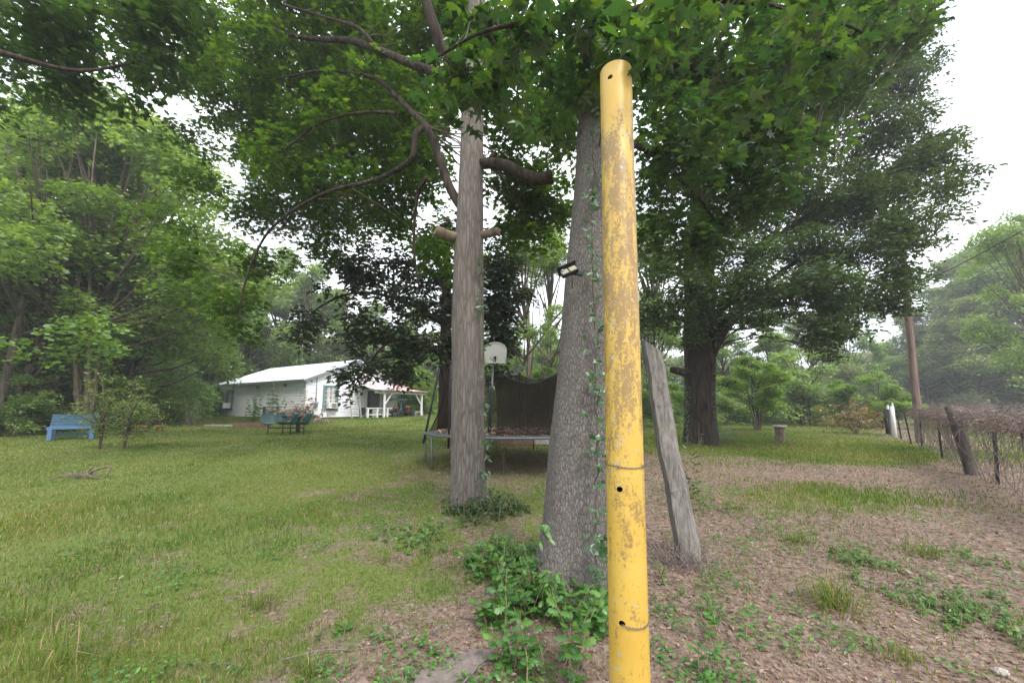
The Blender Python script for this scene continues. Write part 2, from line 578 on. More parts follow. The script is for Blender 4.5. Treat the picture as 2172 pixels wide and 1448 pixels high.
def put_leaves(mb, tmpl, P, D, U, S, mat=0, curl=0.0):
    """P base points, D length directions, U approx normals, S sizes"""
    V, F = tmpl
    n = len(P)
    if n == 0:
        return
    D = D / (np.linalg.norm(D, axis=1)[:, None] + 1e-9)
    X = np.cross(D, U)
    X = X / (np.linalg.norm(X, axis=1)[:, None] + 1e-9)
    Z = np.cross(X, D)
    S = (np.asarray(S) * np.ones(n))[:, None, None]
    VV = P[:, None, :] + S * (V[None, :, 0:1] * X[:, None, :] + V[None, :, 1:2] * D[:, None, :] + V[None, :, 2:3] * Z[:, None, :])
    k = len(V)
    off = (np.arange(n) * k)[:, None, None]
    base = mb.n
    mb.V.append(VV.reshape(-1, 3))
    mb.n += n * k
    by = {}
    for f in F:
        by.setdefault(len(f), []).append(f)
    for m_, fs in by.items():
        A = (np.array(fs)[None] + off).reshape(-1, m_) + base
        mb.F.append((A, mat, False))


def in_ball(n):
    v = RNG.normal(size=(n, 3))
    v /= np.linalg.norm(v, axis=1)[:, None]
    return v * (RNG.random(n) ** (1 / 2.3))[:, None]


def sprays(mb, C, tmpl, L, per=9, spread=0.34, droop=0.25, tilt=0.35, mat=0, twig=None):
    """leaves in flat sprays round centres C"""
    n = len(C)
    a = RNG.random(n) * 2 * PI
    sd = np.stack([np.cos(a), np.sin(a), RNG.normal(-0.12, 0.25, n)], 1)
    idx = np.repeat(np.arange(n), per)
    m = len(idx)
    t = RNG.random(m) - 0.35
    aa = a[idx] + RNG.normal(0, 0.95, m)
    D = np.stack([np.cos(aa), np.sin(aa), RNG.normal(-droop, 0.3, m)], 1)
    P = C[idx] + sd[idx] * (t * spread)[:, None] + D * (RNG.random(m) * spread * 0.35)[:, None]
    P[:, 2] += RNG.normal(0, spread * 0.16, m)
    U = np.stack([RNG.normal(0, tilt, m), RNG.normal(0, tilt, m), np.ones(m)], 1)
    put_leaves(mb, tmpl, P, D, U, L * RNG.uniform(0.6, 1.2, m), mat)


def paint_crown(mb, blobs, tmpl, L, cov=2.4, lf=0.45, per=9, spread=None, clump=0.48, cs=1.2, seed=0.0, tilt=0.35, attach=None, tmat=1, tw=0.012, ntw=3, amax=6.5):
    """blobs: (px,py,Y,rx,ry[,cov multiplier]) ellipsoids of foliage with real depth"""
    spread = spread or L * 2.8
    for b in blobs:
        px, py, Y, rx, ry = b[:5]
        k = b[5] if len(b) > 5 else 1.0
        c = at(px, py, Y)
        z = zc(c)
        wx, wz = rx * z / FP, ry * z / FP
        wy = 0.75 * (wx + wz) / 2 + 0.25
        nl = cov * k * PI * rx * ry / (lf * (L * FP / z) ** 2)
        ns = max(3, int(nl / per))
        Q = in_ball(int(ns * 2.2) + 8) * np.array([wx, wy, wz]) + c
        q = n3(Q, cs, seed)
        Q = Q[q > clump][:ns]
        sprays(mb, Q, tmpl, L, per, spread, tilt=tilt)
        if attach is not None and len(Q):
            A = np.asarray(attach)
            for i in range(ntw + int(wx)):
                e = Q[RNG.integers(len(Q))]
                dd = np.linalg.norm(A - e, axis=1) + np.where(A[:, 2] > e[2] + 0.8, 2.5, 0.0)
                a = A[np.argmin(dd)]
                L_ = np.linalg.norm(e - a)
                if L_ > amax:
                    continue
                mid = a * 0.45 + e * 0.55 + np.array([0, 0, 0.10 * L_]) + RNG.normal(0, 0.05 * L_, 3)
                P = spline([a, mid, e], 5)
                P[1:-1] += RNG.normal(0, 0.012 * L_, (len(P) - 2, 3))
                mb.tube(P, np.linspace(tw * (0.8 + 0.3 * L_), tw * 0.35, len(P)), 5, tmat, False)
                for _ in range(2):
                    j = RNG.integers(len(P) // 2, len(P))
                    e2 = Q[np.argsort(np.linalg.norm(Q - P[j], axis=1))[RNG.integers(0, min(12, len(Q)))]]
                    mb.tube([P[j], (P[j] + e2) / 2 + RNG.normal(0, .04, 3), e2], [tw * 0.5, tw * .35, tw * 0.2], 4, tmat, False)


def pxpath(pts, m=6):
    """pts rows (px, py, Y, width_px) -> world points and radii"""
    rows = []
    for px, py, Y, w in pts:
        p = at(px, py, Y)
        rows.append([p[0], p[1], p[2], w / 2 * zc(p) / FP])
    R = spline(rows, m)
    return R[:, :3], np.maximum(R[:, 3], 0.004)


def woodpart(name, pts, mat, parent, n=14, rough=0.06, m=6, seed=0, flare=None, endmat=None):
    P, R = pxpath(pts, m)
    b = MB()
    fl = None
    if flare:
        fl = flare * np.exp(-np.maximum(P[:, 2] - P[0, 2], 0) / 0.32)
    b.tube(P - np.array(parent.location), R, n, 0, True, rough, True, seed, fl)
    mats = [mat]
    if endmat:
        mats.append(endmat)
        f, _, s = b.F[-1]
        b.F[-1] = (f, 1, s)
    o = b.build(name, mats, parent)
    return o, P


# ------------------------------------------------------------------ ground
def axis(lim, n, a):
    t = np.linspace(-1, 1, n)
    return np.sinh(t * a) / math.sinh(a) * lim


gx = axis(420, 560, 7.0)
gy = axis(420, 560, 7.0) + 3
X, Y = np.meshgrid(gx, gy)
V = np.stack([X.ravel(), Y.ravel(), gz(X.ravel(), Y.ravel())], 1)
i, j = np.meshgrid(np.arange(len(gy) - 1), np.arange(len(gx) - 1), indexing='ij')
i, j = i.ravel(), j.ravel()
W = len(gx)
b = MB()
b.add(V, np.stack([i * W + j, i * W + j + 1, (i + 1) * W + j + 1, (i + 1) * W + j], 1), 0, True)
ground = tag(b.build('ground', M_ground), kind='structure')
lat = ground.data.attributes.new('litter', 'FLOAT', 'POINT')
lat.data.foreach_set('value', litter_f(V[:, 0], V[:, 1]).astype(np.float32))

# sandy road far beyond the fence
M_road = plain('sandy_road', (0.42, 0.35, 0.29), 0.95, 0.15, 3)
ra, rb = np.array([24.0, 62.0]), np.array([95.0, 36.0])
b = MB()
pts = [ra + (rb - ra) * t for t in np.linspace(0, 1, 24)]
dn = np.array([-(rb - ra)[1], (rb - ra)[0]]); dn = dn / np.linalg.norm(dn) * 2.4
RV = []
for p in pts:
    for s in (-1, 0, 1):
        q = p + dn * s
        RV.append([q[0], q[1], float(gz(q[0], q[1])) + 0.05 + 0.05 * (s == 0)])
b.add(RV, [[3 * k + s, 3 * k + s + 1, 3 * k + s + 4, 3 * k + s + 3] for k in range(23) for s in (0, 1)], 0, True)
tag(b.build('road', M_road), kind='structure')


# ---- grass
def blades(name, x, y, h, w, mat, lean=0.35, label=None, cat='grass'):
    n = len(x)
    z = gz(x, y) - 0.005
    a = RNG.random(n) * 2 * PI
    la = RNG.random(n) * 2 * PI
    ln = np.abs(RNG.normal(0, lean, n)) + 0.08
    ux, uy = np.cos(a) * w / 2, np.sin(a) * w / 2
    dx, dy = np.cos(la) * ln, np.sin(la) * ln
    V = np.zeros((n, 5, 3))
    V[:, 0] = np.stack([x - ux, y - uy, z], 1)
    V[:, 1] = np.stack([x + ux, y + uy, z], 1)
    mx, my, mz = x + dx * h * .35, y + dy * h * .35, z + h * .6
    V[:, 2] = np.stack([mx + ux * .8, my + uy * .8, mz], 1)
    V[:, 3] = np.stack([mx - ux * .8, my - uy * .8, mz], 1)
    V[:, 4] = np.stack([x + dx * h, y + dy * h, z + h * (1.0 - .35 * np.minimum(ln, 1.2))], 1)
    b = MB()
    off = (np.arange(n) * 5)[:, None]
    b.V.append(V.reshape(-1, 3)); b.n = n * 5
    b.F.append((np.array([[0, 1, 2, 3]]) + off, 0, False))
    b.F.append((np.array([[3, 2, 4]]) + off, 0, False))
    return tag(b.build(name, mat), label, cat, kind='stuff')


def sector(n, r0, r1, p, half=62):
    """points in front of the camera, denser close by"""
    u = RNG.random(n)
    e = p + 1
    r = (r0 ** e + u * (r1 ** e - r0 ** e)) ** (1 / e)
    a = np.radians(RNG.uniform(-half, half, n))
    return r * np.sin(a), r * np.cos(a), r


x, y, r = sector(760000, 1.1, 46, -0.35)
lt = litter_f(x, y)
dens = sst((0.86 - lt) / 0.55) * (0.45 + 0.55 * sst((vnoise(x, y, 3.3, 8) - 0.25) / 0.4))
k = RNG.random(len(x)) < dens + 0.17
x, y, r, lt = x[k], y[k], r[k], lt[k]
tall = 0.036 + 0.035 * sst((vnoise(x, y, 0.9, 11) - 0.45) / 0.4) + 0.03 * sst((-x - 1.5) / 2.5) * sst((4.5 - y) / 2) + 0.07 * np.exp(-(((x - 9.5) / 5.5) ** 4 + ((y - 15.0) / 4.5) ** 4)) + 0.05 * np.exp(-(((x - 6.0) / 1.9) ** 4 + ((y - 6.6) / 1.0) ** 4))
h = tall * RNG.uniform(0.45, 1.35, len(x)) * np.clip((r / 6) ** 0.25, 0.9, 1.1)
w = 0.0042 * np.clip((r / 3.5) ** 0.85, 0.8, 8.0) * RNG.uniform(0.6, 1.4, len(x))
blades('grass', x, y, h, w, M_grass, 0.5, 'short patchy green lawn grass with yellowed blades')

# litter: fallen leaves and straw
x, y, r = sector(150000, 1.1, 22, -0.2)
lt = litter_f(x, y)
k = RNG.random(len(x)) < sst((lt - 0.36) / 0.42) * (0.35 + 0.65 * sst((x + 1.6) / 1.6)) + 0.03
x, y, r = x[k], y[k], r[k]
n = len(x)
P = np.stack([x, y, gz(x, y) + RNG.uniform(0.0, 0.018, n)], 1)
a = RNG.random(n) * 2 * PI
D = np.stack([np.cos(a), np.sin(a), RNG.normal(0, .28, n)], 1)
U = np.stack([RNG.normal(0, .4, n), RNG.normal(0, .4, n), np.ones(n)], 1)
b = MB()
put_leaves(b, T_OVAL, P, D, U, RNG.uniform(0.016, 0.05, n) * np.clip((r / 5) ** 0.4, 0.8, 1.6))
tag(b.build('leaf_litter', L_dead), 'brown fallen leaves scattered over bare ground', 'leaf litter', kind='stuff')

x, y, r = sector(55000, 1.1, 12, -0.4)
lt = litter_f(x, y)
k = RNG.random(len(x)) < sst((lt - 0.28) / 0.4) * 0.8 + 0.08
x, y, r = x[k], y[k], r[k]
n = len(x)
P = np.stack([x, y, gz(x, y) + RNG.uniform(0.003, 0.025, n)], 1)
a = RNG.random(n) * 2 * PI
D = np.stack([np.cos(a), np.sin(a), RNG.normal(0, .2, n)], 1)
U = np.stack([RNG.normal(0, .3, n), RNG.normal(0, .3, n), np.ones(n)], 1)
b = MB()
T_STRAW = (np.array([[-.016, 0, 0], [.016, 0, 0], [.05, .5, .02], [.02, .5, .02], [.0, 1, 0]]), [[0, 1, 2, 3], [3, 2, 4]])
put_leaves(b, T_STRAW, P, D, U, RNG.uniform(0.03, 0.12, n) * np.clip(r / 4, .8, 1.5))
tag(b.build('dry_straw', M_deadstem), 'dry tan straw and pine needles matted on the ground', 'straw', kind='stuff')

# clover and small broad weeds low in the lawn
x, y, r = sector(60000, 1.2, 9, -0.3)
k = (vnoise(x, y, 1.5, 21) > 0.60) & (vnoise(x, y, 7, 22) > 0.45)
x, y, r = x[k], y[k], r[k]
n = len(x)
P = np.stack([x, y, gz(x, y) + RNG.uniform(0.01, 0.06, n)], 1)
a = RNG.random(n) * 2 * PI
D = np.stack([np.cos(a), np.sin(a), RNG.normal(0, .25, n)], 1)
U = np.stack([RNG.normal(0, .3, n), RNG.normal(0, .3, n), np.ones(n)], 1)
b = MB()
put_leaves(b, T_OVAL, P, D, U, RNG.uniform(0.02, 0.045, n))
tag(b.build('ground_cover', L_weed), 'small round green weed leaves low among the grass', 'ground cover', kind='stuff')

# pale bare dirt patches are in the ground sheet; two worn flat stones of root at the bottom edge are skipped
# ------------------------------------------------------------------ TREE 1 (pale bark) and its limbs
g1 = G(993, 1066)
Y1 = g1[1]
t1 = empty('gum_tree', g1, 0, 'tall pale shaggy barked tree with a broken limb and sawn stubs', 'tree')
LOC1 = np.array(t1.location)
trunk1, P1 = woodpart('trunk', [(994, 1085, Y1, 78), (993, 1040, Y1, 74), (993, 950, Y1, 69), (993, 800, Y1, 69), (992, 640, Y1, 66), (996, 480, Y1, 57), (1001, 330, Y1, 49), (1003, 180, Y1, 45), (1010, 60, Y1, 38), (1018, -140, Y1, 30), (1020, -400, Y1, 20)], M_bark1, t1, 40, 0.045, 14, 1.0, 0.22)
att1 = [p for p in P1 if p[2] > 8.5]
limbs1 = [
    [(1002, 190, Y1, 30), (965, 145, Y1 - .1, 27), (932, 85, Y1 - .2, 25), (905, 5, Y1 - .3, 22), (888, -90, Y1 - .3, 18), (880, -220, Y1 - .2, 12)],
    [(996, 215, Y1, 20), (945, 165, Y1 + .3, 19), (870, 135, Y1 + .7, 17), (800, 105, Y1 + 1.1, 15), (735, 86, Y1 + 1.6, 13), (640, 80, Y1 + 2.2, 9), (550, 55, Y1 + 2.8, 6), (460, 40, Y1 + 3.4, 4)],
    [(985, 450, Y1, 20), (955, 400, Y1 + .2, 19), (932, 335, Y1 + .4, 17), (905, 270, Y1 + .6, 15), (875, 240, Y1 + .9, 13), (840, 205, Y1 + 1.1, 11), (790, 165, Y1 + 1.5, 8), (690, 150, Y1 + 2.1, 6), (600, 165, Y1 + 2.6, 4)],
    [(903, 268, Y1 + .6, 14), (882, 285, Y1 + .5, 13), (876, 330, Y1 + .5, 12), (850, 355, Y1 + .7, 11), (790, 384, Y1 + 1.1, 9), (700, 406, Y1 + 1.7, 7.5), (620, 448, Y1 + 2.2, 6), (560, 505, Y1 + 2.6, 5), (520, 600, Y1 + 2.9, 3.5), (505, 680, Y1 + 3.0, 2.5)],
    [(800, 105, Y1 + 1.1, 9), (760, 60, Y1 + 1.2, 8), (700, 40, Y1 + 1.5, 6), (600, 10, Y1 + 1.9, 4)],
    [(905, 375, Y1 + .4, 8), (885, 420, Y1 + .6, 7), (878, 520, Y1 + .9, 5), (890, 620, Y1 + 1.1, 3.5)],
    [(845, 240, Y1 + 1.0, 7), (760, 240, Y1 + 1.4, 6), (680, 262, Y1 + 1.9, 5), (600, 320, Y1 + 2.3, 4)],
]
for k, L_ in enumerate(limbs1):
    o, P = woodpart('limb', L_, M_bark3, t1, 10, 0.07, 7, k)
    att1 += list(P[2:])
woodpart('broken_limb', [(1010, 350, Y1, 20), (1040, 346, Y1 - .15, 23), (1075, 352, Y1 - .25, 24), (1105, 368, Y1 - .3, 25), (1140, 379, Y1 - .35, 25), (1172, 374, Y1 - .38, 27)], M_bark3, t1, 14, 0.10, 7, 3, None, M_endgrain)
woodpart('stub', [(1036, 350, Y1 - .15, 14), (1042, 334, Y1 - .2, 12), (1052, 322, Y1 - .22, 8)], M_bark3, t1, 8, 0.1, 5, 5, None, M_endgrain)
woodpart('stub', [(985, 505, Y1, 22), (955, 502, Y1 - .1, 24), (924, 488, Y1 - .2, 22)], M_barkt, t1, 12, 0.08, 5, 6, None, M_endgrain)
woodpart('stub', [(1010, 500, Y1, 16), (1035, 496, Y1 - .1, 18), (1058, 490, Y1 - .15, 17)], M_barkt, t1, 12, 0.08, 5, 7, None, M_endgrain)

b = MB()
blobs1 = [(720, 230, 7.6, 90, 60, .7), (830, 190, 7.2, 80, 50, .7), (610, 340, 8.4, 90, 60, .7), (560, 120, 8.2, 90, 60, .7), (760, 370, 7.8, 80, 40, .6), (1130, 400, 8.5, 55, 50), (1190, 340, 8.5, 50, 60), (1140, 240, 8, 60, 60), (1080, 480, 9, 60, 40), (1180, 450, 9.5, 50, 50, .8), (1060, 380, 9, 60, 50, .7), (1200, 200, 9, 60, 70), (600, 90, 9, 130, 80), (750, 40, 8, 130, 70), (450, 90, 10, 110, 80), (860, 130, 8, 90, 80), (700, 230, 9, 130, 90), (560, 270, 10, 110, 80),
          (810, 330, 9, 110, 80), (650, 410, 10, 120, 75), (850, 440, 9, 90, 75), (500, 190, 10, 100, 70), (940, 40, 7, 90, 60), (905, 330, 8, 60, 80),
          (560, 440, 10.5, 80, 60), (430, 390, 11, 60, 50, .5), (400, 300, 11, 50, 60, .45), (1100, 430, 9, 90, 60), (1110, 300, 8, 80, 60), (1100, 100, 7, 80, 60), (1010, 20, 7, 90, 50),
          (400, 560, 9.5, 70, 50, .7), (480, 640, 9, 75, 55, .7), (570, 560, 9.5, 70, 50, .7), (510, 700, 9, 50, 40, .6), (330, 480, 10, 60, 50, .5), (700, 500, 10, 70, 50, .8),
          (920, 540, 8.5, 60, 60, .8), (1150, 480, 9, 60, 50, .8), (340, 120, 10, 80, 80, .8), (300, 20, 9, 110, 50), (620, -60, 8, 200, 70), (880, -60, 7, 150, 60), (1050, 200, 7.5, 60, 80, .6),
          (780, 180, 11, 150, 100), (620, 300, 12.5, 150, 100), (880, 260, 11, 90, 110), (760, 440, 12, 110, 70)]
paint_crown(b, blobs1, T_STAR, 0.135, 5.0, 0.42, 9, 0.42, 0.44, 2.2, 1.0, attach=att1, tw=0.009, ntw=2, amax=4.0)
b.V = [v - LOC1 for v in b.V]
b.build('crown', [L_gum, M_twig], t1)

# ------------------------------------------------------------------ TREE 2 (blocky bark, behind the pipe)
g2 = G(1218, 1240)
Y2 = g2[1] + 0.05
t2 = empty('oak_tree', g2, 0, 'thick tree trunk with small blocky grey bark and flared base, directly behind the yellow pipe', 'tree')
LOC2 = np.array(t2.location)
trunk2, P2 = woodpart('trunk', [(1215, 1290, Y2, 205), (1218, 1235, Y2, 180), (1224, 1160, Y2, 160), (1228, 1090, Y2, 148), (1234, 950, Y2, 136), (1243, 800, Y2, 121), (1249, 600, Y2, 102), (1257, 400, Y2, 78), (1260, 250, Y2, 66), (1264, 100, Y2, 56), (1268, -150, Y2, 42), (1272, -600, Y2, 30)], M_bark2, t2, 72, 0.014, 20, 2.0, 0.16)
att2 = [p for p in P2 if p[2] > 3.2]
limbs2 = [
    [(1262, 120, Y2, 22), (1200, 60, Y2 - .3, 18), (1120, 50, Y2 - .5, 12), (1020, 70, Y2 - .5, 7), (930, 120, Y2 - .3, 4)],
    [(1264, 60, Y2, 24), (1360, 20, Y2 - .3, 20), (1480, 0, Y2 - .5, 15), (1620, 10, Y2 - .5, 10), (1760, 40, Y2 - .2, 6), (1850, 80, Y2, 4)],
    [(1260, 180, Y2, 26), (1330, 130, Y2 + .7, 22), (1440, 130, Y2 + 1.5, 18), (1560, 190, Y2 + 2.2, 13), (1680, 260, Y2 + 2.7, 8), (1770, 330, Y2 + 3, 4)],
    [(1258, 300, Y2, 18), (1330, 300, Y2 + 1.2, 15), (1400, 340, Y2 + 2.2, 11), (1480, 420, Y2 + 3, 7), (1540, 500, Y2 + 3.5, 4)],
]
for k, L_ in enumerate(limbs2):
    o, P = woodpart('limb', L_, M_bark3, t2, 10, 0.07, 7, k + 10)
    att2 += list(P[2:])
b = MB()
near2 = [(1240, 100, 2.9, 60, 60), (1235, 195, 3.0, 50, 34), (1010, 60, 3.3, 60, 50), (1000, 180, 3.3, 60, 40), (1230, 20, 2.8, 60, 40), (1370, 150, 2.9, 50, 40), (1310, 70, 2.05, 60, 26), (1345, 85, 1.85, 30, 12, .8), (1010, 130, 3.4, 60, 50), (1030, 190, 3.4, 60, 40), (960, 170, 3.5, 50, 30, .7), (1000, 225, 3.2, 105, 36), (1090, 130, 3.0, 90, 40), (1190, 190, 2.9, 75, 50), (1200, 60, 2.7, 100, 45), (1050, 50, 3.2, 100, 40), (935, 245, 3.3, 55, 22, .8),
         (1300, 50, 2.7, 80, 42), (1330, 100, 2.9, 45, 26, .7), (1430, 60, 2.6, 90, 50), (1530, 120, 2.7, 100, 45), (1620, 50, 2.8, 90, 45), (1700, 110, 2.9, 80, 45), (1560, 200, 2.9, 90, 36),
         (1470, 230, 3.1, 70, 36), (1650, 205, 3.1, 80, 36), (1520, 280, 3.1, 60, 30, .8), (1100, 260, 3.0, 60, 26, .5), (1780, 60, 3.1, 70, 45), (1700, 170, 3.2, 60, 30), (1120, 10, 2.6, 150, 30), (1420, 5, 2.6, 200, 30), (1750, 0, 3, 150, 30)]
paint_crown(b, near2, T_STAR, 0.135, 3.0, 0.42, 6, 0.25, 0.38, 3.0, 2.0, 0.5, attach=att2, tw=0.005, ntw=1, amax=1.1)
mid2 = [(1450, 340, 5.2, 90, 70), (1590, 340, 5.6, 100, 70), (1400, 470, 6, 60, 70, .8), (1530, 470, 6, 90, 60), (1640, 430, 6.2, 80, 60), (1780, 60, 5.6, 110, 80), (1870, 80, 6.4, 80, 80), (1930, 20, 6.6, 60, 50),
        (1390, 240, 5, 60, 80), (1380, 90, 5, 80, 80), (1175, 290, 5.0, 60, 70, .9), (1500, 90, 5, 130, 90), (1650, 120, 5.3, 120, 90), (1560, 230, 5.5, 130, 80), (1720, 260, 5.8, 80, 70, .9), (1190, 130, 4.6, 90, 90),
        (1400, 400, 7.5, 70, 90), (1520, 400, 7.5, 90, 100), (1480, 200, 7, 140, 110), (1620, 180, 7, 130, 120), (1740, 140, 7.2, 130, 110), (1480, 540, 6.5, 70, 40, .8)]
paint_crown(b, mid2, T_STAR, 0.125, 4.2, 0.42, 8, 0.36, 0.42, 2.4, 3.0, attach=att2, tw=0.009, ntw=2, amax=3.0)
b.V = [v - LOC2 for v in b.V]
b.build('crown', [L_near, M_twig], t2)

# ------------------------------------------------------------------ overhead oak, trunk beyond the left edge of the frame
go = np.array([-8.6, 3.0, float(gz(-8.6, 3.0))])
t5 = empty('overhanging_oak', go, 0, 'dark leaved branches hanging in from above at the upper left corner', 'tree')
LOC5 = go
b = MB()
Pt = spline([go - [0, 0, .1], go + [0.1, 0, 3], go + [0.2, .2, 6], go + [.5, .5, 10]], 8)
b.tube(Pt - LOC5, np.linspace(.33, .16, len(Pt)), 20, 0, True, .05)
b.build('trunk', M_bark3, t5)
att5 = []
for k, L_ in enumerate([[(-420, -60, 4.5, 30), (-150, 60, 4.8, 20), (30, 120, 5.2, 12), (170, 150, 5.6, 7), (300, 130, 6, 4)],
                        [(-420, 0, 4.5, 30), (-150, -60, 4.8, 18), (60, -30, 5.2, 12), (240, 0, 5.6, 8), (380, 60, 6, 4)]]):
    P0, R0 = pxpath(L_, 6)
    P0[0] = Pt[18 + 2 * k]
    bb = MB()
    bb.tube(spline(P0, 2) - LOC5, np.interp(np.linspace(0, 1, 2 * len(P0) - 1), np.linspace(0, 1, len(R0)), R0), 9, 0, False, .05)
    bb.build('limb', M_bark3, t5)
    att5 += list(P0[4:])
b = MB()
blobs5 = [(60, 40, 6, 110, 60), (200, 60, 6, 110, 60), (330, 60, 6, 90, 60), (90, 150, 6.2, 110, 50, .8), (230, 160, 6.4, 100, 45), (340, 150, 6.2, 60, 40, .8), (170, 230, 6.6, 80, 30, .7), (400, 30, 6, 70, 50), (30, 250, 7, 50, 30, .5), (250, 250, 6.8, 50, 22, .5), (40, 100, 9, 130, 80, .7), (260, 100, 9, 120, 80, .7), (100, 210, 8.5, 90, 40, .5)]
paint_crown(b, blobs5, T_LOBE, 0.17, 2.9, 0.30, 8, 0.36, 0.44, 2.2, 5.0, attach=att5, tw=0.008, ntw=3)
b.V = [v - LOC5 for v in b.V]
b.build('crown', [L_oakl, M_twig], t5)

# ------------------------------------------------------------------ TREE 3 live oak
g3 = G(1487, 946)
Y3 = g3[1] + 0.4
t3 = empty('live_oak', g3, 0, 'massive dark trunked oak with grey green crown spreading right over the lawn', 'tree')
LOC3 = np.array(t3.location)
_, P3 = woodpart('trunk', [(1488, 965, Y3, 78), (1487, 925, Y3, 68), (1484, 860, Y3, 61), (1484, 780, Y3, 60), (1484, 700, Y3, 62), (1483, 620, Y3, 60), (1484, 540, Y3, 56), (1490, 440, Y3, 46), (1500, 300, Y3, 34), (1515, 120, Y3, 22)], M_bark3, t3, 40, 0.05, 10, 4.0, 0.3)
att3 = [p for p in P3 if p[2] > 4.0]
for k, L_ in enumerate([
    [(1490, 775, Y3, 36), (1520, 715, Y3 - .4, 30), (1555, 670, Y3 - .8, 25), (1610, 630, Y3 - 1.0, 20), (1700, 600, Y3 - 1.2, 15), (1790, 590, Y3 - 1.3, 10), (1880, 600, Y3 - 1.3, 6)],
    [(1500, 700, Y3, 20), (1560, 610, Y3 - .5, 17), (1600, 540, Y3 - .8, 15), (1640, 510, Y3 - 1, 13), (1740, 440, Y3 - 1, 10), (1860, 380, Y3 - 1, 7), (1960, 340, Y3 - .8, 4)],
    [(1490, 560, Y3, 26), (1560, 440, Y3, 20), (1680, 320, Y3, 16), (1800, 230, Y3, 11), (1900, 180, Y3, 6)],
    [(1470, 680, Y3, 14), (1420, 672, Y3 + .2, 11), (1370, 676, Y3 + .4, 7), (1330, 660, Y3 + .5, 5)],
    [(1465, 605, Y3, 14), (1445, 585, Y3 - .2, 10), (1420, 578, Y3 - .3, 8), (1380, 572, Y3 - .3, 4)],
    [(1600, 632, Y3 - 1, 12), (1680, 560, Y3 - 1.6, 9), (1780, 530, Y3 - 2, 7), (1900, 520, Y3 - 2.2, 5), (1980, 500, Y3 - 2.3, 3)]]):
    o, P = woodpart('limb', L_, M_bark3, t3, 12, 0.07, 7, k + 20)
    att3 += list(P[2:])
woodpart('stub', [(1470, 795, Y3, 18), (1445, 788, Y3 - .2, 17), (1424, 784, Y3 - .3, 13)], M_bark3, t3, 10, 0.1, 4, 9)
b = MB()
blobs3 = [(1560, 650, 11.6, 60, 50), (1620, 600, 11.4, 80, 50), (1700, 590, 11.2, 90, 50), (1500, 590, 12.2, 60, 60), (1430, 640, 12.6, 50, 50, .7), (1640, 690, 11.4, 80, 34), (1730, 700, 11.2, 70, 34), (1810, 690, 11.2, 50, 30), (1470, 700, 12.8, 50, 36, .7), (1790, 620, 11.2, 80, 50), (1400, 560, 13, 50, 50, .7), (1380, 650, 13.2, 34, 50, .6), (1760, 750, 11.4, 40, 22, .6), (1900, 520, 11.5, 60, 50, .8), (1880, 600, 11.5, 60, 45, .9), (1930, 470, 11.5, 60, 40, .8), (1910, 645, 11.5, 36, 26, .6), (1950, 400, 12, 60, 40), (1840, 500, 12, 70, 60), (1760, 250, 14, 100, 80), (1850, 170, 15, 90, 70), (1900, 290, 14, 90, 70), (1980, 350, 13, 80, 55), (2040, 390, 12.5, 60, 36, .6), (1700, 380, 13, 100, 70), (1800, 410, 13, 100, 70), (1900, 440, 12.5, 90, 60),
          (1970, 480, 12.5, 60, 50, .8), (1600, 540, 13, 90, 55), (1700, 540, 12.5, 100, 60), (1800, 560, 12, 90, 60), (1850, 640, 12, 70, 40), (1680, 640, 12.5, 90, 40), (1560, 610, 13.5, 60, 45), (1500, 520, 13.5, 60, 50, .8),
          (1395, 600, 14, 50, 50, .45), (1400, 690, 14, 55, 40, .6), (1760, 670, 12, 80, 50), (1930, 110, 15.5, 60, 70), (1940, 200, 15, 60, 60, .8), (2000, 300, 13.5, 50, 30, .6), (1920, 560, 12, 60, 50, .8),
          (1620, 440, 15, 110, 70), (1740, 480, 15, 120, 90), (1860, 360, 15.5, 110, 100), (1800, 650, 14, 80, 40, .8), (1520, 660, 14, 50, 50, .7), (1440, 530, 14.5, 40, 40, .5), (1640, 300, 15.5, 110, 90), (1480, 650, 13.2, 40, 50, .6), (2060, 350, 12.5, 40, 24, .35), (2030, 460, 12.5, 36, 30, .35), (1760, 710, 12, 60, 26, .5)]
paint_crown(b, blobs3, T_OVAL, 0.15, 4.2, 0.26, 10, 0.42, 0.44, 1.6, 7.0, tilt=0.6, attach=att3, tw=0.014, ntw=4)
b.V = [v - LOC3 for v in b.V]
b.build('crown', [L_live, M_twig], t3)

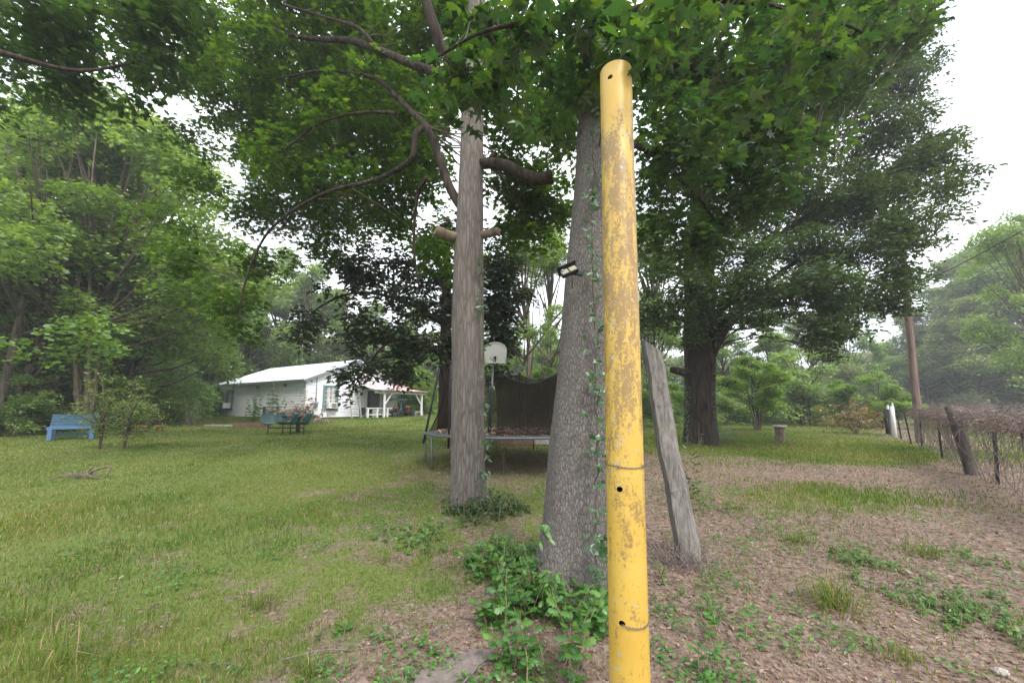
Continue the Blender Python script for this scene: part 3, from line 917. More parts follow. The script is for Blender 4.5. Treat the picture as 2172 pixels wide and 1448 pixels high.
# ------------------------------------------------------------------ TREE 4 magnolia behind the trampoline
Y4 = 13.2
p4 = at(943, 900, Y4)
g4 = np.array([p4[0], Y4, float(gz(p4[0], Y4))])
t4 = empty('magnolia', g4, 0, 'dark glossy leaved tree with drooping lower boughs behind the pale trunk', 'tree')
LOC4 = g4
_, P4 = woodpart('trunk', [(943, 925, Y4, 34), (943, 870, Y4, 27), (944, 780, Y4, 25), (946, 680, Y4, 22), (948, 560, Y4, 16), (950, 460, Y4, 8)], M_bark3, t4, 20, 0.05, 7, 2.0, 0.2)
att4 = [p for p in P4 if p[2] > 2.5]
for k, L_ in enumerate([
    [(944, 760, Y4, 12), (880, 720, Y4 - .8, 9), (820, 730, Y4 - 1.4, 6), (770, 790, Y4 - 1.7, 3), (740, 840, Y4 - 1.8, 2)],
    [(945, 690, Y4, 12), (860, 640, Y4 - .5, 9), (760, 620, Y4 - .8, 6), (680, 650, Y4 - 1, 4), (640, 690, Y4 - 1, 2)],
    [(946, 640, Y4, 10), (1010, 600, Y4 - .3, 8), (1080, 590, Y4 - .4, 4)],
    [(946, 720, Y4, 10), (1010, 700, Y4 - .3, 8), (1070, 700, Y4 - .5, 4)],
    [(947, 600, Y4, 10), (870, 560, Y4 + .3, 7), (790, 560, Y4 + .5, 4)]]):
    o, P = woodpart('limb', L_, M_bark3, t4, 8, 0.07, 6, k + 30)
    att4 += list(P[1:])
b = MB()
blobs4 = [(1050, 640, 12.9, 60, 60), (1080, 690, 12.8, 40, 50), (1100, 610, 12.9, 30, 50,.7), (1040, 560, 13, 60, 50), (1060, 790, 12.8, 40, 30, .5), (1000, 820, 13.6, 40, 40, .6), (800, 570, 13, 80, 60), (730, 600, 12.6, 55, 50, .8), (860, 640, 12.8, 80, 60), (910, 560, 13, 60, 60), (1060, 600, 12.8, 60, 60), (1080, 550, 12.8, 40, 40, .8), (1040, 680, 12.6, 60, 55), (1060, 740, 12.6, 40, 45, .8),
          (810, 720, 12, 75, 50), (745, 690, 12, 50, 40, .7), (890, 740, 12.4, 55, 60), (840, 780, 11.8, 60, 36, .9), (765, 790, 11.6, 50, 30, .9), (650, 680, 12, 50, 40, .75), (640, 720, 12, 30, 26, .5), (720, 560, 13, 40, 36, .6),
          (950, 500, 13.3, 70, 50), (740, 835, 11.5, 16, 22, .7), (722, 790, 11.6, 26, 20, .7), (1110, 640, 12.8, 26, 40, .5), (960, 640, 13.6, 70, 70), (980, 740, 13.4, 60, 50), (850, 810, 11.8, 28, 14, .6), (800, 830, 11.6, 16, 10, .5)]
paint_crown(b, blobs4, T_OVAL, 0.19, 5.0, 0.27, 8, 0.36, 0.44, 2.4, 9.0, tilt=0.7, attach=att4, tw=0.011, ntw=3)
b.V = [v - LOC4 for v in b.V]
b.build('crown', [L_mag, M_twig], t4)


# ------------------------------------------------------------------ generic trees
def crown_mesh(name, H, Wd, low, leafmat_, L, nleaf, seed, nblob=34, tmpl=T_QUAD, airy=0.42):
    """crown of height H, half width Wd, lowest foliage at fraction low"""
    rs = np.random.default_rng(seed)
    b = MB()
    C, R = [], []
    for k in range(nblob):
        f = rs.random() ** 0.8
        z = H * (low + (0.96 - low) * f)
        prof = math.sin(PI * min(1, 0.18 + 0.80 * f)) ** 0.6
        rr = Wd * prof * rs.random() ** 0.5
        a = rs.random() * 2 * PI
        C.append([rr * math.cos(a), rr * math.sin(a), z])
        R.append(Wd * rs.uniform(0.20, 0.40) * (1.1 - 0.45 * f))
    C, R = np.array(C), np.array(R)
    per = 10
    ns = int(nleaf / per * 1.6)
    w = R ** 2
    idx = rs.choice(nblob, ns, p=w / w.sum())
    v = rs.normal(size=(ns, 3))
    v /= np.linalg.norm(v, axis=1)[:, None]
    v *= (0.55 + 0.5 * rs.random(ns))[:, None]
    v[:, 2] *= 0.62
    Q = C[idx] + v * R[idx][:, None]
    q = n3(Q, 2.0 / Wd * 1.6, seed)
    Q = Q[q > airy]
    Q = Q[Q[:, 2] > 0.15]
    sprays(b, Q, tmpl, L, per, L * 2.6, tilt=0.6)
    for k in range(nblob):
        s = np.array([0, 0, max(0.5, C[k][2] * 0.62)])
        mid = (s + C[k]) / 2 + np.array([0, 0, -0.02 * H])
        b.tube(spline([s, mid, C[k]], 4), np.linspace(0.010 * H * 0.6, 0.01, 9), 5, 1, False)
    return b


def trunk_mesh(H, r, seed, stems=1, spread=0.05):
    rs = np.random.default_rng(seed)
    b = MB()
    for s in range(stems):
        a = rs.random() * 2 * PI
        P = [np.array([0, 0, -0.25])]
        d = np.array([math.cos(a), math.sin(a), 0]) * spread * (1 if stems > 1 else .3)
        p0 = d * 1.2 if stems > 1 else d * 0
        P = [p0 + np.array([0, 0, -0.25])]
        for t in (0.12, 0.3, 0.5, 0.7, 0.9):
            P.append(p0 + d * H * t * 1.2 + np.array([rs.normal(0, .008 * H), rs.normal(0, .008 * H), H * t]))
        P = spline(P, 4)
        rr = np.linspace(r, r * 0.18, len(P)) * (1 if stems == 1 else .5)
        rr[:2] *= 1.25
        b.tube(P, rr, 10, 0, False, .05, True, seed)
    return b


VAR = {}


def variant(key, H, Wd, low, lm, L, nleaf, seed, nblob, r, bark_, stems=1, spread=.05, tmpl=T_QUAD, airy=.42):
    cm = crown_mesh('crown', H, Wd, low, lm, L, nleaf, seed, nblob, tmpl, airy).mesh('crown', [lm, M_twig])
    tm = trunk_mesh(H, r, seed, stems, spread).mesh('trunk', [bark_])
    VAR[key] = (cm, tm, H)


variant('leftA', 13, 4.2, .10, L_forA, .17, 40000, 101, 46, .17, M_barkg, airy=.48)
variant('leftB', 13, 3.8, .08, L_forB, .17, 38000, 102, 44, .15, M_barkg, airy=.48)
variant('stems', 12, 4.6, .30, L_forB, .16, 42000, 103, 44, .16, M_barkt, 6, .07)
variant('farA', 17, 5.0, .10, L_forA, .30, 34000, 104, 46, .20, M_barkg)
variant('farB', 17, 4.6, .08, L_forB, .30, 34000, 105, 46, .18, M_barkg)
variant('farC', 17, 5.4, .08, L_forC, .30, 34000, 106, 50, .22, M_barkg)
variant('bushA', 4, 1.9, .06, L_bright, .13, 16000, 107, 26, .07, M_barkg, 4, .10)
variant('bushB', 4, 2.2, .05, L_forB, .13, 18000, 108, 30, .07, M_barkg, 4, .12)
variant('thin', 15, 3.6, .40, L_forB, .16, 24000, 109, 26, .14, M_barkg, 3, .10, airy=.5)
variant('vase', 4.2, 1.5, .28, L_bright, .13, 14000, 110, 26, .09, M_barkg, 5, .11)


def put_tree(name, key, px, Y, H, wscale, label, cat, group=None, rz=None):
    x = (px - CX) / FP * (Y * math.cos(PITCH))
    cm, tm, H0 = VAR[key]
    e = empty(name, (x, Y, float(gz(x, Y))), random.random() * 6.28 if rz is None else rz, label, cat, group)
    s = H / H0
    e.scale = (s * wscale, s * wscale, s)
    for nm, me in (('trunk', tm), ('crown', cm)):
        o = bpy.data.objects.new(nm, me)
        COL.objects.link(o)
        o.parent = e
    return e


WL = 'trees of the woods on the left'
WH = 'trees behind the white house'
WR = 'trees beyond the right hand lawn'
WF = 'trees of the far wood beyond the fence'
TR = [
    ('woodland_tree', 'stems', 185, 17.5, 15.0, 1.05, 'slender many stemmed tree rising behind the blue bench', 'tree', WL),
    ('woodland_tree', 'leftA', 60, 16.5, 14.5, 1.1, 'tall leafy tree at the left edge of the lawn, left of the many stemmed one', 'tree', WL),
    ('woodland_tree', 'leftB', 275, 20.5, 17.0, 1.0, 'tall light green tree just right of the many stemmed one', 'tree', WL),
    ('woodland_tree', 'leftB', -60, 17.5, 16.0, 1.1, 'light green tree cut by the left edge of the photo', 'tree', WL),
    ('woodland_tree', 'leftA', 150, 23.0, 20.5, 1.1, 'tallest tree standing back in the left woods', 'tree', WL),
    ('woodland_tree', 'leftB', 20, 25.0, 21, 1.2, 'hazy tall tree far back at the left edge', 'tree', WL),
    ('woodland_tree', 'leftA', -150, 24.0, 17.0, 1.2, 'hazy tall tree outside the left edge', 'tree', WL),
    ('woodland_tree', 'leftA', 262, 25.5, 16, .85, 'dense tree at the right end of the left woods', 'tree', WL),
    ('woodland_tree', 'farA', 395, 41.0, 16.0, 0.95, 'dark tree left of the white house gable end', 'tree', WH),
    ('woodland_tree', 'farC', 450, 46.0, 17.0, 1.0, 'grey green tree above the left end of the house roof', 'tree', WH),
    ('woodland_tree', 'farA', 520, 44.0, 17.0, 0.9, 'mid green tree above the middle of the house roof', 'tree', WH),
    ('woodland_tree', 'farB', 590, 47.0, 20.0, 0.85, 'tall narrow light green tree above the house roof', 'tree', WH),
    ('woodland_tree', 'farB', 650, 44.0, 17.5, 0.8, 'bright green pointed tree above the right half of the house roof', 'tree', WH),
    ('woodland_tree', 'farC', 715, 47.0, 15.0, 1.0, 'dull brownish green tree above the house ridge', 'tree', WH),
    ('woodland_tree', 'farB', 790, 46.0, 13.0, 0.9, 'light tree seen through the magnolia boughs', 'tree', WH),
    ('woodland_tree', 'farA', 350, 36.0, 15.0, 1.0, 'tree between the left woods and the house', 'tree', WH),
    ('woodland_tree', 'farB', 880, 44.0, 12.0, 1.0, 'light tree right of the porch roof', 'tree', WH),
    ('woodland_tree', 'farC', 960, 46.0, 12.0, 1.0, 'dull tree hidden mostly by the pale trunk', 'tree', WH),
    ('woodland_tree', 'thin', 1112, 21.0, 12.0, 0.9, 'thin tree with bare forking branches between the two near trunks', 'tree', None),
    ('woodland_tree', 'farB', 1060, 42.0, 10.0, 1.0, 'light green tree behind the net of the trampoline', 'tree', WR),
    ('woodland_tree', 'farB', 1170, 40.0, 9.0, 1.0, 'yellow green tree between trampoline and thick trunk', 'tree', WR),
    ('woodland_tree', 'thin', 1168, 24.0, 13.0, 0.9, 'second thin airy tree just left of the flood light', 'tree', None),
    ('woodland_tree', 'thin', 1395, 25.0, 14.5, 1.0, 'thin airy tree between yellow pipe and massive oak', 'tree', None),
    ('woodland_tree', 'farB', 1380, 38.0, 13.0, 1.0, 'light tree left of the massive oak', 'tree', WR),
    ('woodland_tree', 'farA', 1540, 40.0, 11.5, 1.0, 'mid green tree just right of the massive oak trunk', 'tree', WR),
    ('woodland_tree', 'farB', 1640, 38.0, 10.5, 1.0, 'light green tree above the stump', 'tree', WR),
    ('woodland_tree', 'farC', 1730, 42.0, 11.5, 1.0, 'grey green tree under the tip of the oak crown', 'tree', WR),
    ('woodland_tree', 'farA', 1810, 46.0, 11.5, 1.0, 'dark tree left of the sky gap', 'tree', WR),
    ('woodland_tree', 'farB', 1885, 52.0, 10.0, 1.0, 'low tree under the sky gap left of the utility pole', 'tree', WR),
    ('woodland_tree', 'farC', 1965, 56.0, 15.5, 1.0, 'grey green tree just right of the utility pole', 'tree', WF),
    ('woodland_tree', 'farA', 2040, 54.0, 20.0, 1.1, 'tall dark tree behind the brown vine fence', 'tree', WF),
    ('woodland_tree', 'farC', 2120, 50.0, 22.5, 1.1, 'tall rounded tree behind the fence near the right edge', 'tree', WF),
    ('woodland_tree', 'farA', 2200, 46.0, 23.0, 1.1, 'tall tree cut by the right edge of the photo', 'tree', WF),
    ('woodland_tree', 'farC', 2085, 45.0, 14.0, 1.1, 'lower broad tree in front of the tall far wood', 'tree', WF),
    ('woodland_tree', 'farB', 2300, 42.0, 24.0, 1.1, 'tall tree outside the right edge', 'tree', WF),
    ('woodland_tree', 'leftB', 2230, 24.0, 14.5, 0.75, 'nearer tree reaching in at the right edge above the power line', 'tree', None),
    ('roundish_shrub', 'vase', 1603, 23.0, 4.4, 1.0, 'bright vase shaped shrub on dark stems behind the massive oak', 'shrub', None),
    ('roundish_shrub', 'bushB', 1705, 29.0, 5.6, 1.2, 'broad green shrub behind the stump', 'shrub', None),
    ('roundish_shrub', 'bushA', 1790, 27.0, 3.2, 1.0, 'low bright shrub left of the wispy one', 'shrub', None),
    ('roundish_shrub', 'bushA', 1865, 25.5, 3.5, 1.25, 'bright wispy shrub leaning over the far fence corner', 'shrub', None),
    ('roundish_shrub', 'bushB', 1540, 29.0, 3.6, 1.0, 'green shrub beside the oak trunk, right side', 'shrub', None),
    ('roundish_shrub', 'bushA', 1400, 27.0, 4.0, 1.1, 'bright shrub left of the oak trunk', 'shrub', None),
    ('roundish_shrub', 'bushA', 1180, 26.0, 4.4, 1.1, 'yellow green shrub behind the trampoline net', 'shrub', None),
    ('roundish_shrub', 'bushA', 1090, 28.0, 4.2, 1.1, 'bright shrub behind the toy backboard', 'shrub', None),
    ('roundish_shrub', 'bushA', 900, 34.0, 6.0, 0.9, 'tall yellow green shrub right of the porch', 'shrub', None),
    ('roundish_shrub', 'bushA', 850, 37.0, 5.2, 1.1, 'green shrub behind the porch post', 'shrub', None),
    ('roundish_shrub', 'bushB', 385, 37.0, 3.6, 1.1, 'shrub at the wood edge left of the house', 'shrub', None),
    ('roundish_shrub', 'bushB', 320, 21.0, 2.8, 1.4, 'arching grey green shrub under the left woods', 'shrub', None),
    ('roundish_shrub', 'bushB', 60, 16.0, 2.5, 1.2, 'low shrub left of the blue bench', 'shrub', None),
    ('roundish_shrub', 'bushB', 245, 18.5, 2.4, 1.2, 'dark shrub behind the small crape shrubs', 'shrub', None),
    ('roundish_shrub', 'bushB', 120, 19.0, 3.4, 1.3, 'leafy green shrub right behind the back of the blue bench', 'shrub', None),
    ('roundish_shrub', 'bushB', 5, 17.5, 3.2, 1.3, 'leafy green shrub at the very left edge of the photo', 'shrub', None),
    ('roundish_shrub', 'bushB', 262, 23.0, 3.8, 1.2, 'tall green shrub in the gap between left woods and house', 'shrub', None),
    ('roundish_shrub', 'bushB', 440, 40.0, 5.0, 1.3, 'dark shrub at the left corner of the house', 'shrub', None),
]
for a in TR:
    put_tree(*a)


# far woods as one mass, and the undergrowth at its foot
def belt(name, pts, depth, hfun, n, L, mat, label, cat, z0=0.0, seed=0):
    """pts: polyline on the ground; foliage mass of given depth behind it"""
    P = np.array(pts, float)
    seg = np.linalg.norm(np.diff(P, axis=0), axis=1)
    cum = np.concatenate([[0], np.cumsum(seg)])
    u = RNG.random(n) * cum[-1]
    x = np.interp(u, cum, P[:, 0]); y = np.interp(u, cum, P[:, 1])
    out = np.stack([x, y], 1)
    out /= np.linalg.norm(out, axis=1)[:, None]
    dd = RNG.random(n) * depth
    x += out[:, 0] * dd; y += out[:, 1] * dd
    hh = hfun(u, x, y)
    z = gz(x, y) + z0 + RNG.random(n) ** 0.85 * hh
    Q = np.stack([x, y, z], 1)
    Q = Q[n3(Q, 0.8, seed) > 0.36]
    b = MB()
    sprays(b, Q, T_QUAD, L, 10, L * 2.6, tilt=.7)
    return tag(b.build(name, mat), label, cat, kind='stuff')


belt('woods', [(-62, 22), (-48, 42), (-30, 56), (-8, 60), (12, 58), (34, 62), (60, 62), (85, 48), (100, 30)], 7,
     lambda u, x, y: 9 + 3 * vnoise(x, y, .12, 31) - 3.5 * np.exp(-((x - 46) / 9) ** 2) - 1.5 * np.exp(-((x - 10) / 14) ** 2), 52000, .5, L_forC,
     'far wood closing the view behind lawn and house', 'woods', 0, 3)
belt('undergrowth', [(-30, 14), (-24, 19.5), (-19, 23), (-24, 34), (-20, 42), (-5, 40), (3, 33), (14, 32), (26, 33)], 5,
     lambda u, x, y: 1.2 + 1.5 * vnoise(x, y, .4, 33), 24000, .22, L_forA,
     'low green undergrowth along the foot of the woods', 'undergrowth', 0, 5)

# bare understory trunks seen in the left woods
ut = [(8, 15.2, 9, .16, 0.02), (48, 17.5, 10, .20, -.01), (128, 19.5, 10, .12, .02), (300, 24, 9, .12, .01), (232, 19.5, 9, .13, .05), (100, 22, 9, .10, 0.0)]
ul = ['bare dark trunk at the very left edge of the photo', 'thick short looking trunk left of the blue bench', 'thin trunk above the left end of the blue bench', 'slim trunk at the right end of the left woods',
      'leaning grey trunk right of the many stemmed tree', 'thin far trunk between bench and left edge']
for (px, Yt, H, r_, ln), lb in zip(ut, ul):
    x = (px - CX) / FP * Yt
    e = empty('bare_trunk_tree', (x, Yt, float(gz(x, Yt))), 0, lb, 'tree', 'understory trunks in the left woods')
    b = MB()
    P = spline([(0, 0, -.2), (ln * 2, 0, 2), (ln * 5, 0.1, 5), (ln * 9, .1, H)], 6)
    b.tube(P, np.linspace(r_, r_ * .4, len(P)), 14, 0, False, .06)
    b.build('trunk', M_barkg, e)
    for k in range(3):
        b = MB()
        z = RNG.uniform(.35, .8) * H
        a = RNG.random() * 6.28
        q = np.array([math.cos(a), math.sin(a), .6]) * RNG.uniform(.8, 1.8)
        b.tube([(ln * z, 0, z), np.array([ln * z, 0, z]) + q * .5, np.array([ln * z, 0, z]) + q + [0, 0, .2]], [.035, .025, .01], 5, 0, False)
        b.build('branch', M_barkg, e)


# ------------------------------------------------------------------ HOUSE
M_siding = plain('white_siding', (0.76, 0.77, 0.80), 0.6, 0.06, 3, bstr=0.05)
M_soffit = plain('soffit_cream', (0.52, 0.50, 0.42), 0.8, 0.08, 3)
M_roof = plain('white_metal_roof', (0.74, 0.76, 0.80), 0.45, 0.05, 2, bstr=0.03)
M_gtrim = plain('green_trim', (0.13, 0.22, 0.20), 0.6, 0.15, 9)
M_dgtrim = plain('dark_green_trim', (0.03, 0.06, 0.055), 0.6, 0.15, 9)
M_block = plain('grey_block', (0.27, 0.24, 0.22), 0.95, 0.25, 6)
M_brown = plain('brown_board', (0.16, 0.10, 0.07), 0.9, 0.3, 9)
M_whitew = plain('white_painted_wood', (0.62, 0.62, 0.60), 0.7, 0.12, 8)
M_greyw = plain('grey_weathered_wood', (0.33, 0.30, 0.27), 0.9, 0.25, 10, stretch=(1, 1, .2))
M_glass = plain('window_glass', (0.16, 0.18, 0.20), 0.12, 0.3, 2, bstr=0.0, spec=0.6)
M_curtain = plain('curtain', (0.42, 0.40, 0.37), 0.9, 0.2, 14, stretch=(1, 1, .1))
M_screen = plain('screen_door', (0.13, 0.14, 0.12), 0.8, 0.2, 6)
M_metal = plain('grey_metal', (0.30, 0.32, 0.34), 0.45, 0.15, 10, metal=0.6)
M_black = plain('black_metal', (0.02, 0.02, 0.022), 0.5, 0.3, 20)
M_white = plain('white_enamel', (0.68, 0.68, 0.66), 0.4, 0.06, 5)
M_clay = plain('terracotta', (0.42, 0.16, 0.08), 0.85, 0.2, 12)
M_yellowp = plain('yellow_plastic', (0.60, 0.42, 0.04), 0.5, 0.1, 5)

m, nt, out = newmat('rusty_porch_roof')
v = coords(nt)
n1 = noise(nt, v, 0.7, 4, 0.6)
c = ramp(nt, n1, [(0.42, (0.70, 0.68, 0.70)), (0.56, (0.48, 0.20, 0.17)), (0.7, (0.62, 0.50, 0.48))])
principled(nt, out, c, 0.6, noise(nt, v, 20, 3), 0.1)
M_porchroof = m

hc = np.array([-13.3, 25.8])
hz = float(gz(hc[0], hc[1]))
uv = np.array([-0.849, 0.528]); uv /= np.linalg.norm(uv)      # along the long wall
vv = np.array([-uv[1] * -1, -uv[0]])                            # along the gable wall
vv = np.array([uv[1], -uv[0]])
house = empty('white_house', (hc[0], hc[1], hz), 0, 'small white clapboard house with white metal roof and side porch', 'house')
RH = np.array([[uv[0], vv[0], 0], [uv[1], vv[1], 0], [0, 0, 1.0]])
RHM = Matrix(RH.tolist()).to_4x4()
LU, LV = 11.9, 7.5


def hb(c, s, mb, mat=0):      # box in house frame: centre (u, v, z) relative to the near corner
    mb.box(RH @ np.array(c, float), s, RH, mat)


def zat(u, v, py):
    """height above hz at which the picture row py falls for a house point"""
    p = RH @ np.array([u, v, 0]) + np.array([hc[0], hc[1], 0])
    return float(at(0, py, p[1])[2]) - hz


zb = zat(0, 0, 885)            # bottom of siding
zt = zat(0, 0, 803)            # eave at the corner
zg = zat(0, LV / 2, 766)       # ridge
f0 = -0.6
b = MB()
hb((LU / 2, LV / 2, (zb + f0) / 2), (LU - .1, LV - .1, zb - f0), b)
b.build('foundation', M_block, house)
NB = 14
bh = (zt - zb) / NB
b = MB()
hb((LU / 2, LV / 2, (zb + zt) / 2), (LU - .08, LV - .08, zt - zb), b)
cs, sn = math.cos(math.radians(7)), math.sin(math.radians(7))
for k in range(NB):      # lap boards: each board tilts out at its foot
    z0, z1 = zb + k * bh, zb + (k + 1) * bh + .012
    for (A, B_, o) in (((0, 0), (LU, 0), (0, -1)), ((0, 0), (0, LV), (-1, 0)), ((0, LV), (LU, LV), (0, 1)), ((LU, 0), (LU, LV), (1, 0))):
        A, B_, o = np.array(A, float), np.array(B_, float), np.array(o, float)
        q = [list(A + o * .045) + [z0], list(B_ + o * .045) + [z0], list(B_ + o * .006) + [z1], list(A + o * .006) + [z1], list(A) + [z0], list(B_) + [z0]]
        b.add((RH @ np.array(q).T).T, [[0, 1, 2, 3], [4, 5, 1, 0]])
b.build('wall', M_siding, house)
ng = 9
gh = (zg - zt) / ng
for u_, o in ((0, -1), (LU, 1)):
    b = MB()      # gable with boards
    P0 = [(u_, 0, zt), (u_, LV, zt), (u_, LV / 2, zg)]
    b.add((RH @ np.array(P0).T).T, [[0, 1, 2]])
    for k in range(ng - 1):
        z0, z1 = zt + k * gh, zt + (k + 1) * gh
        h0, h1 = LV / 2 * (1 - k / ng), LV / 2 * (1 - (k + 1) / ng)
        q = [(u_ + o * .03, LV / 2 - h0, z0), (u_ + o * .03, LV / 2 + h0, z0), (u_ + o * .008, LV / 2 + h1, z1), (u_ + o * .008, LV / 2 - h1, z1), (u_, LV / 2 - h0, z0), (u_, LV / 2 + h0, z0)]
        b.add((RH @ np.array(q).T).T, [[0, 1, 2, 3], [4, 5, 1, 0]])
    b.build('gable', M_siding, house)
for (u_, v_) in ((0, 0), (0, LV), (LU, 0), (LU, LV)):
    b = MB()
    hb((u_ - .01 if u_ == 0 else u_ + .01, v_ - .01 if v_ == 0 else v_ + .01, (zb + zt) / 2), (.14, .14, zt - zb - .01), b)
    b.build('corner_board', M_whitew, house)


def roofplane(mb, P, th=.05, ribs=0, rh=.02, mat=0):
    """P: 4 corners eaveA, eaveB, ridgeB, ridgeA in house frame, ribs run eave to ridge"""
    P = [np.array(p, float) for p in P]
    nrm = np.cross(P[1] - P[0], P[3] - P[0]); nrm /= np.linalg.norm(nrm)
    if nrm[2] < 0: nrm = -nrm
    m_ = max(1, ribs * 4)
    top, bot = [], []
    for k in range(m_ + 1):
        t = k / m_
        e, r_ = P[0] + (P[1] - P[0]) * t, P[3] + (P[2] - P[3]) * t
        h = (rh if k % 4 == 1 else 0) if ribs else 0
        top += [e + nrm * (th + h), r_ + nrm * (th + h)]
        bot += [e, r_]
    V = (RH @ np.array(top + bot).T).T
    o = len(top)
    F = []
    for k in range(m_):
        a = 2 * k
        F += [[a, a + 2, a + 3, a + 1], [o + a, o + a + 1, o + a + 3, o + a + 2], [a, o + a, o + a + 2, a + 2], [a + 1, a + 3, o + a + 3, o + a + 1]]
    F += [[0, 1, o + 1, o], [2 * m_, o + 2 * m_, o + 2 * m_ + 1, 2 * m_ + 1]]
    mb.add(V, F, mat)


OV, OU = .32, .25
sl = (zg - zt) / (LV / 2)
b = MB()
roofplane(b, [(-OU, -OV, zt - OV * sl + .06), (LU + OU, -OV, zt - OV * sl + .06), (LU + OU, LV / 2, zg + .06), (-OU, LV / 2, zg + .06)], .04, 26, .025)
roofplane(b, [(LU + OU, LV + OV, zt - OV * sl + .06), (-OU, LV + OV, zt - OV * sl + .06), (-OU, LV / 2, zg + .06), (LU + OU, LV / 2, zg + .06)], .04, 26, .025)
roof = b.build('roof', M_roof, house)
b = MB()
hb((LU / 2, -OV / 2 - .02, zt - OV * sl * .5 - .02), (LU + .3, OV - .08, .03), b)
b.build('soffit', M_soffit, roof)
b = MB()
for s in (0, 1):
    v0, v1 = (-OV, LV / 2) if s == 0 else (LV + OV, LV / 2)
    for u_ in (-OU - .015, LU + OU + .015):
        A = RH @ np.array([u_, v0, zt - OV * sl - .02]); B_ = RH @ np.array([u_, v1, zg - .02])
        b.bar(A, B_, .03, .13)
A = RH @ np.array([-OU, -OV - .02, zt - OV * sl + .0]); B_ = RH @ np.array([LU + OU, -OV - .02, zt - OV * sl + .0])
b.bar(A, B_, .03, .10)
b.build('fascia', M_dgtrim if False else M_metal, roof)


def house_window(side, s0, s1, z0, z1, cols, rows):
    """side 'g' gable wall at u=0 (s = v), 'l' long wall at v=0 (s = u)"""
    def C(s, z, off):
        return (-off, s, z) if side == 'g' else (s, -off, z)

    def S(ds, dz, t):
        return (t, ds, dz) if side == 'g' else (ds, t, dz)
    sm, zm, ds, dz = (s0 + s1) / 2, (z0 + z1) / 2, s1 - s0, z1 - z0
    f = MB()
    w_ = .13
    for (cs_, cz, a_, b_) in ((sm, z1 - w_ / 2, ds, w_), (sm, z0 + w_ / 2, ds, w_), (s0 + w_ / 2, zm, w_, dz - 2 * w_), (s1 - w_ / 2, zm, w_, dz - 2 * w_)):
        hb(C(cs_, cz, .06), S(a_, b_, .06), f)
    fo = f.build('window', M_gtrim, house)
    g_ = MB()
    hb(C(sm, zm, .040), S(ds - 2 * w_, dz - 2 * w_, .012), g_)
    g_.build('pane', M_glass, fo)
    g_ = MB()
    hb(C(s0 + ds * .36, zm + dz * .06, .050), S(ds * .22, dz * .68, .006), g_)
    hb(C(s0 + ds * .66, zm + dz * .06, .050), S(ds * .24, dz * .68, .006), g_)
    g_.build('curtain', M_curtain, fo)
    g_ = MB()
    for k in range(1, cols):
        hb(C(s0 + w_ + (ds - 2 * w_) * k / cols, zm, .062), S(.035, dz - 2 * w_, .014), g_)
    for k in range(1, rows):
        hb(C(sm, z0 + w_ + (dz - 2 * w_) * k / rows, .0645), S(ds - 2 * w_, .035, .018), g_)
    g_.build('muntin', M_whitew, fo)
    return fo, C, S


def ac_unit(C, S, s, z, w_, h_, dpt, grill_side):
    a = MB()
    hb(C(s, z, .09 + dpt / 2), S(w_, h_, dpt), a)
    o = a.build('air_conditioner', M_white, house, bevel=.015)
    a = MB()
    hb(C(s + w_ * .12, z, .09 + dpt + .006), S(w_ * .55, h_ * .7, .012), a)
    for k in range(5):
        hb(C(s + w_ * .12, z - h_ * .3 + h_ * .15 * k, .09 + dpt + .016), S(w_ * .53, .012, .008), a)
    a.build('grille', M_metal, o)
    a = MB()
    hb(C(s, z - h_ / 2 - .03, .13), S(w_ * .8, .04, .12), a)
    a.build('bracket', M_black, o)


zw1, zw0 = zat(0, 1.7, 817), zat(0, 1.7, 870)
fo, C, S = house_window('g', 1.15, 2.3, zw0, zw1, 3, 5)
ac_unit(C, S, 1.72, zw0 + .33, .62, .40, .30, 1)
uw = 10.15
zw1b, zw0b = zat(uw, 0, 827), zat(uw, 0, 868)
fo, C, S = house_window('l', uw - .55, uw + .55, zw0b, zw1b, 2, 4)
ac_unit(C, S, uw, zw0b + .3, .6, .42, .5, 1)
for u_, z_ in ((9.6, zat(9.6, 0, 821)), (6.0, zat(6, 0, 821)), (2.4, zat(2.4, 0, 817))):
    b = MB()
    hb((u_, -.06, z_), (.26, .07, .20), b)
    for k in range(3):
        hb((u_, -.10, z_ - .06 + .06 * k), (.24, .02, .02), b)
    b.build('vent', M_metal, house)
b = MB()
hb((-.09, .62, zat(0, .62, 858)), (.16, .26, .36), b)
P = RH @ np.array([-.20, .62, zat(0, .62, 856)])
b.tube([P, P + RH @ np.array([-.12, 0, 0])], [.10, .10], 14)
b.build('meter_box', M_metal, house, bevel=.01)
b = MB()
b.tube([RH @ np.array([-.07, .66, zat(0, .62, 852)]), RH @ np.array([-.07, .66, zat(0, .62, 815)]), RH @ np.array([-.07, .66, zt + .5])], .028, 8)
b.build('conduit', M_metal, house)
b = MB()
hb((-.06, .3, zat(0, .3, 808)), (.05, .10, .08), b)
hb((-.08, .3, zat(0, .3, 808)), (.02, .05, .04), b)
b.build('insulator', M_black, house)

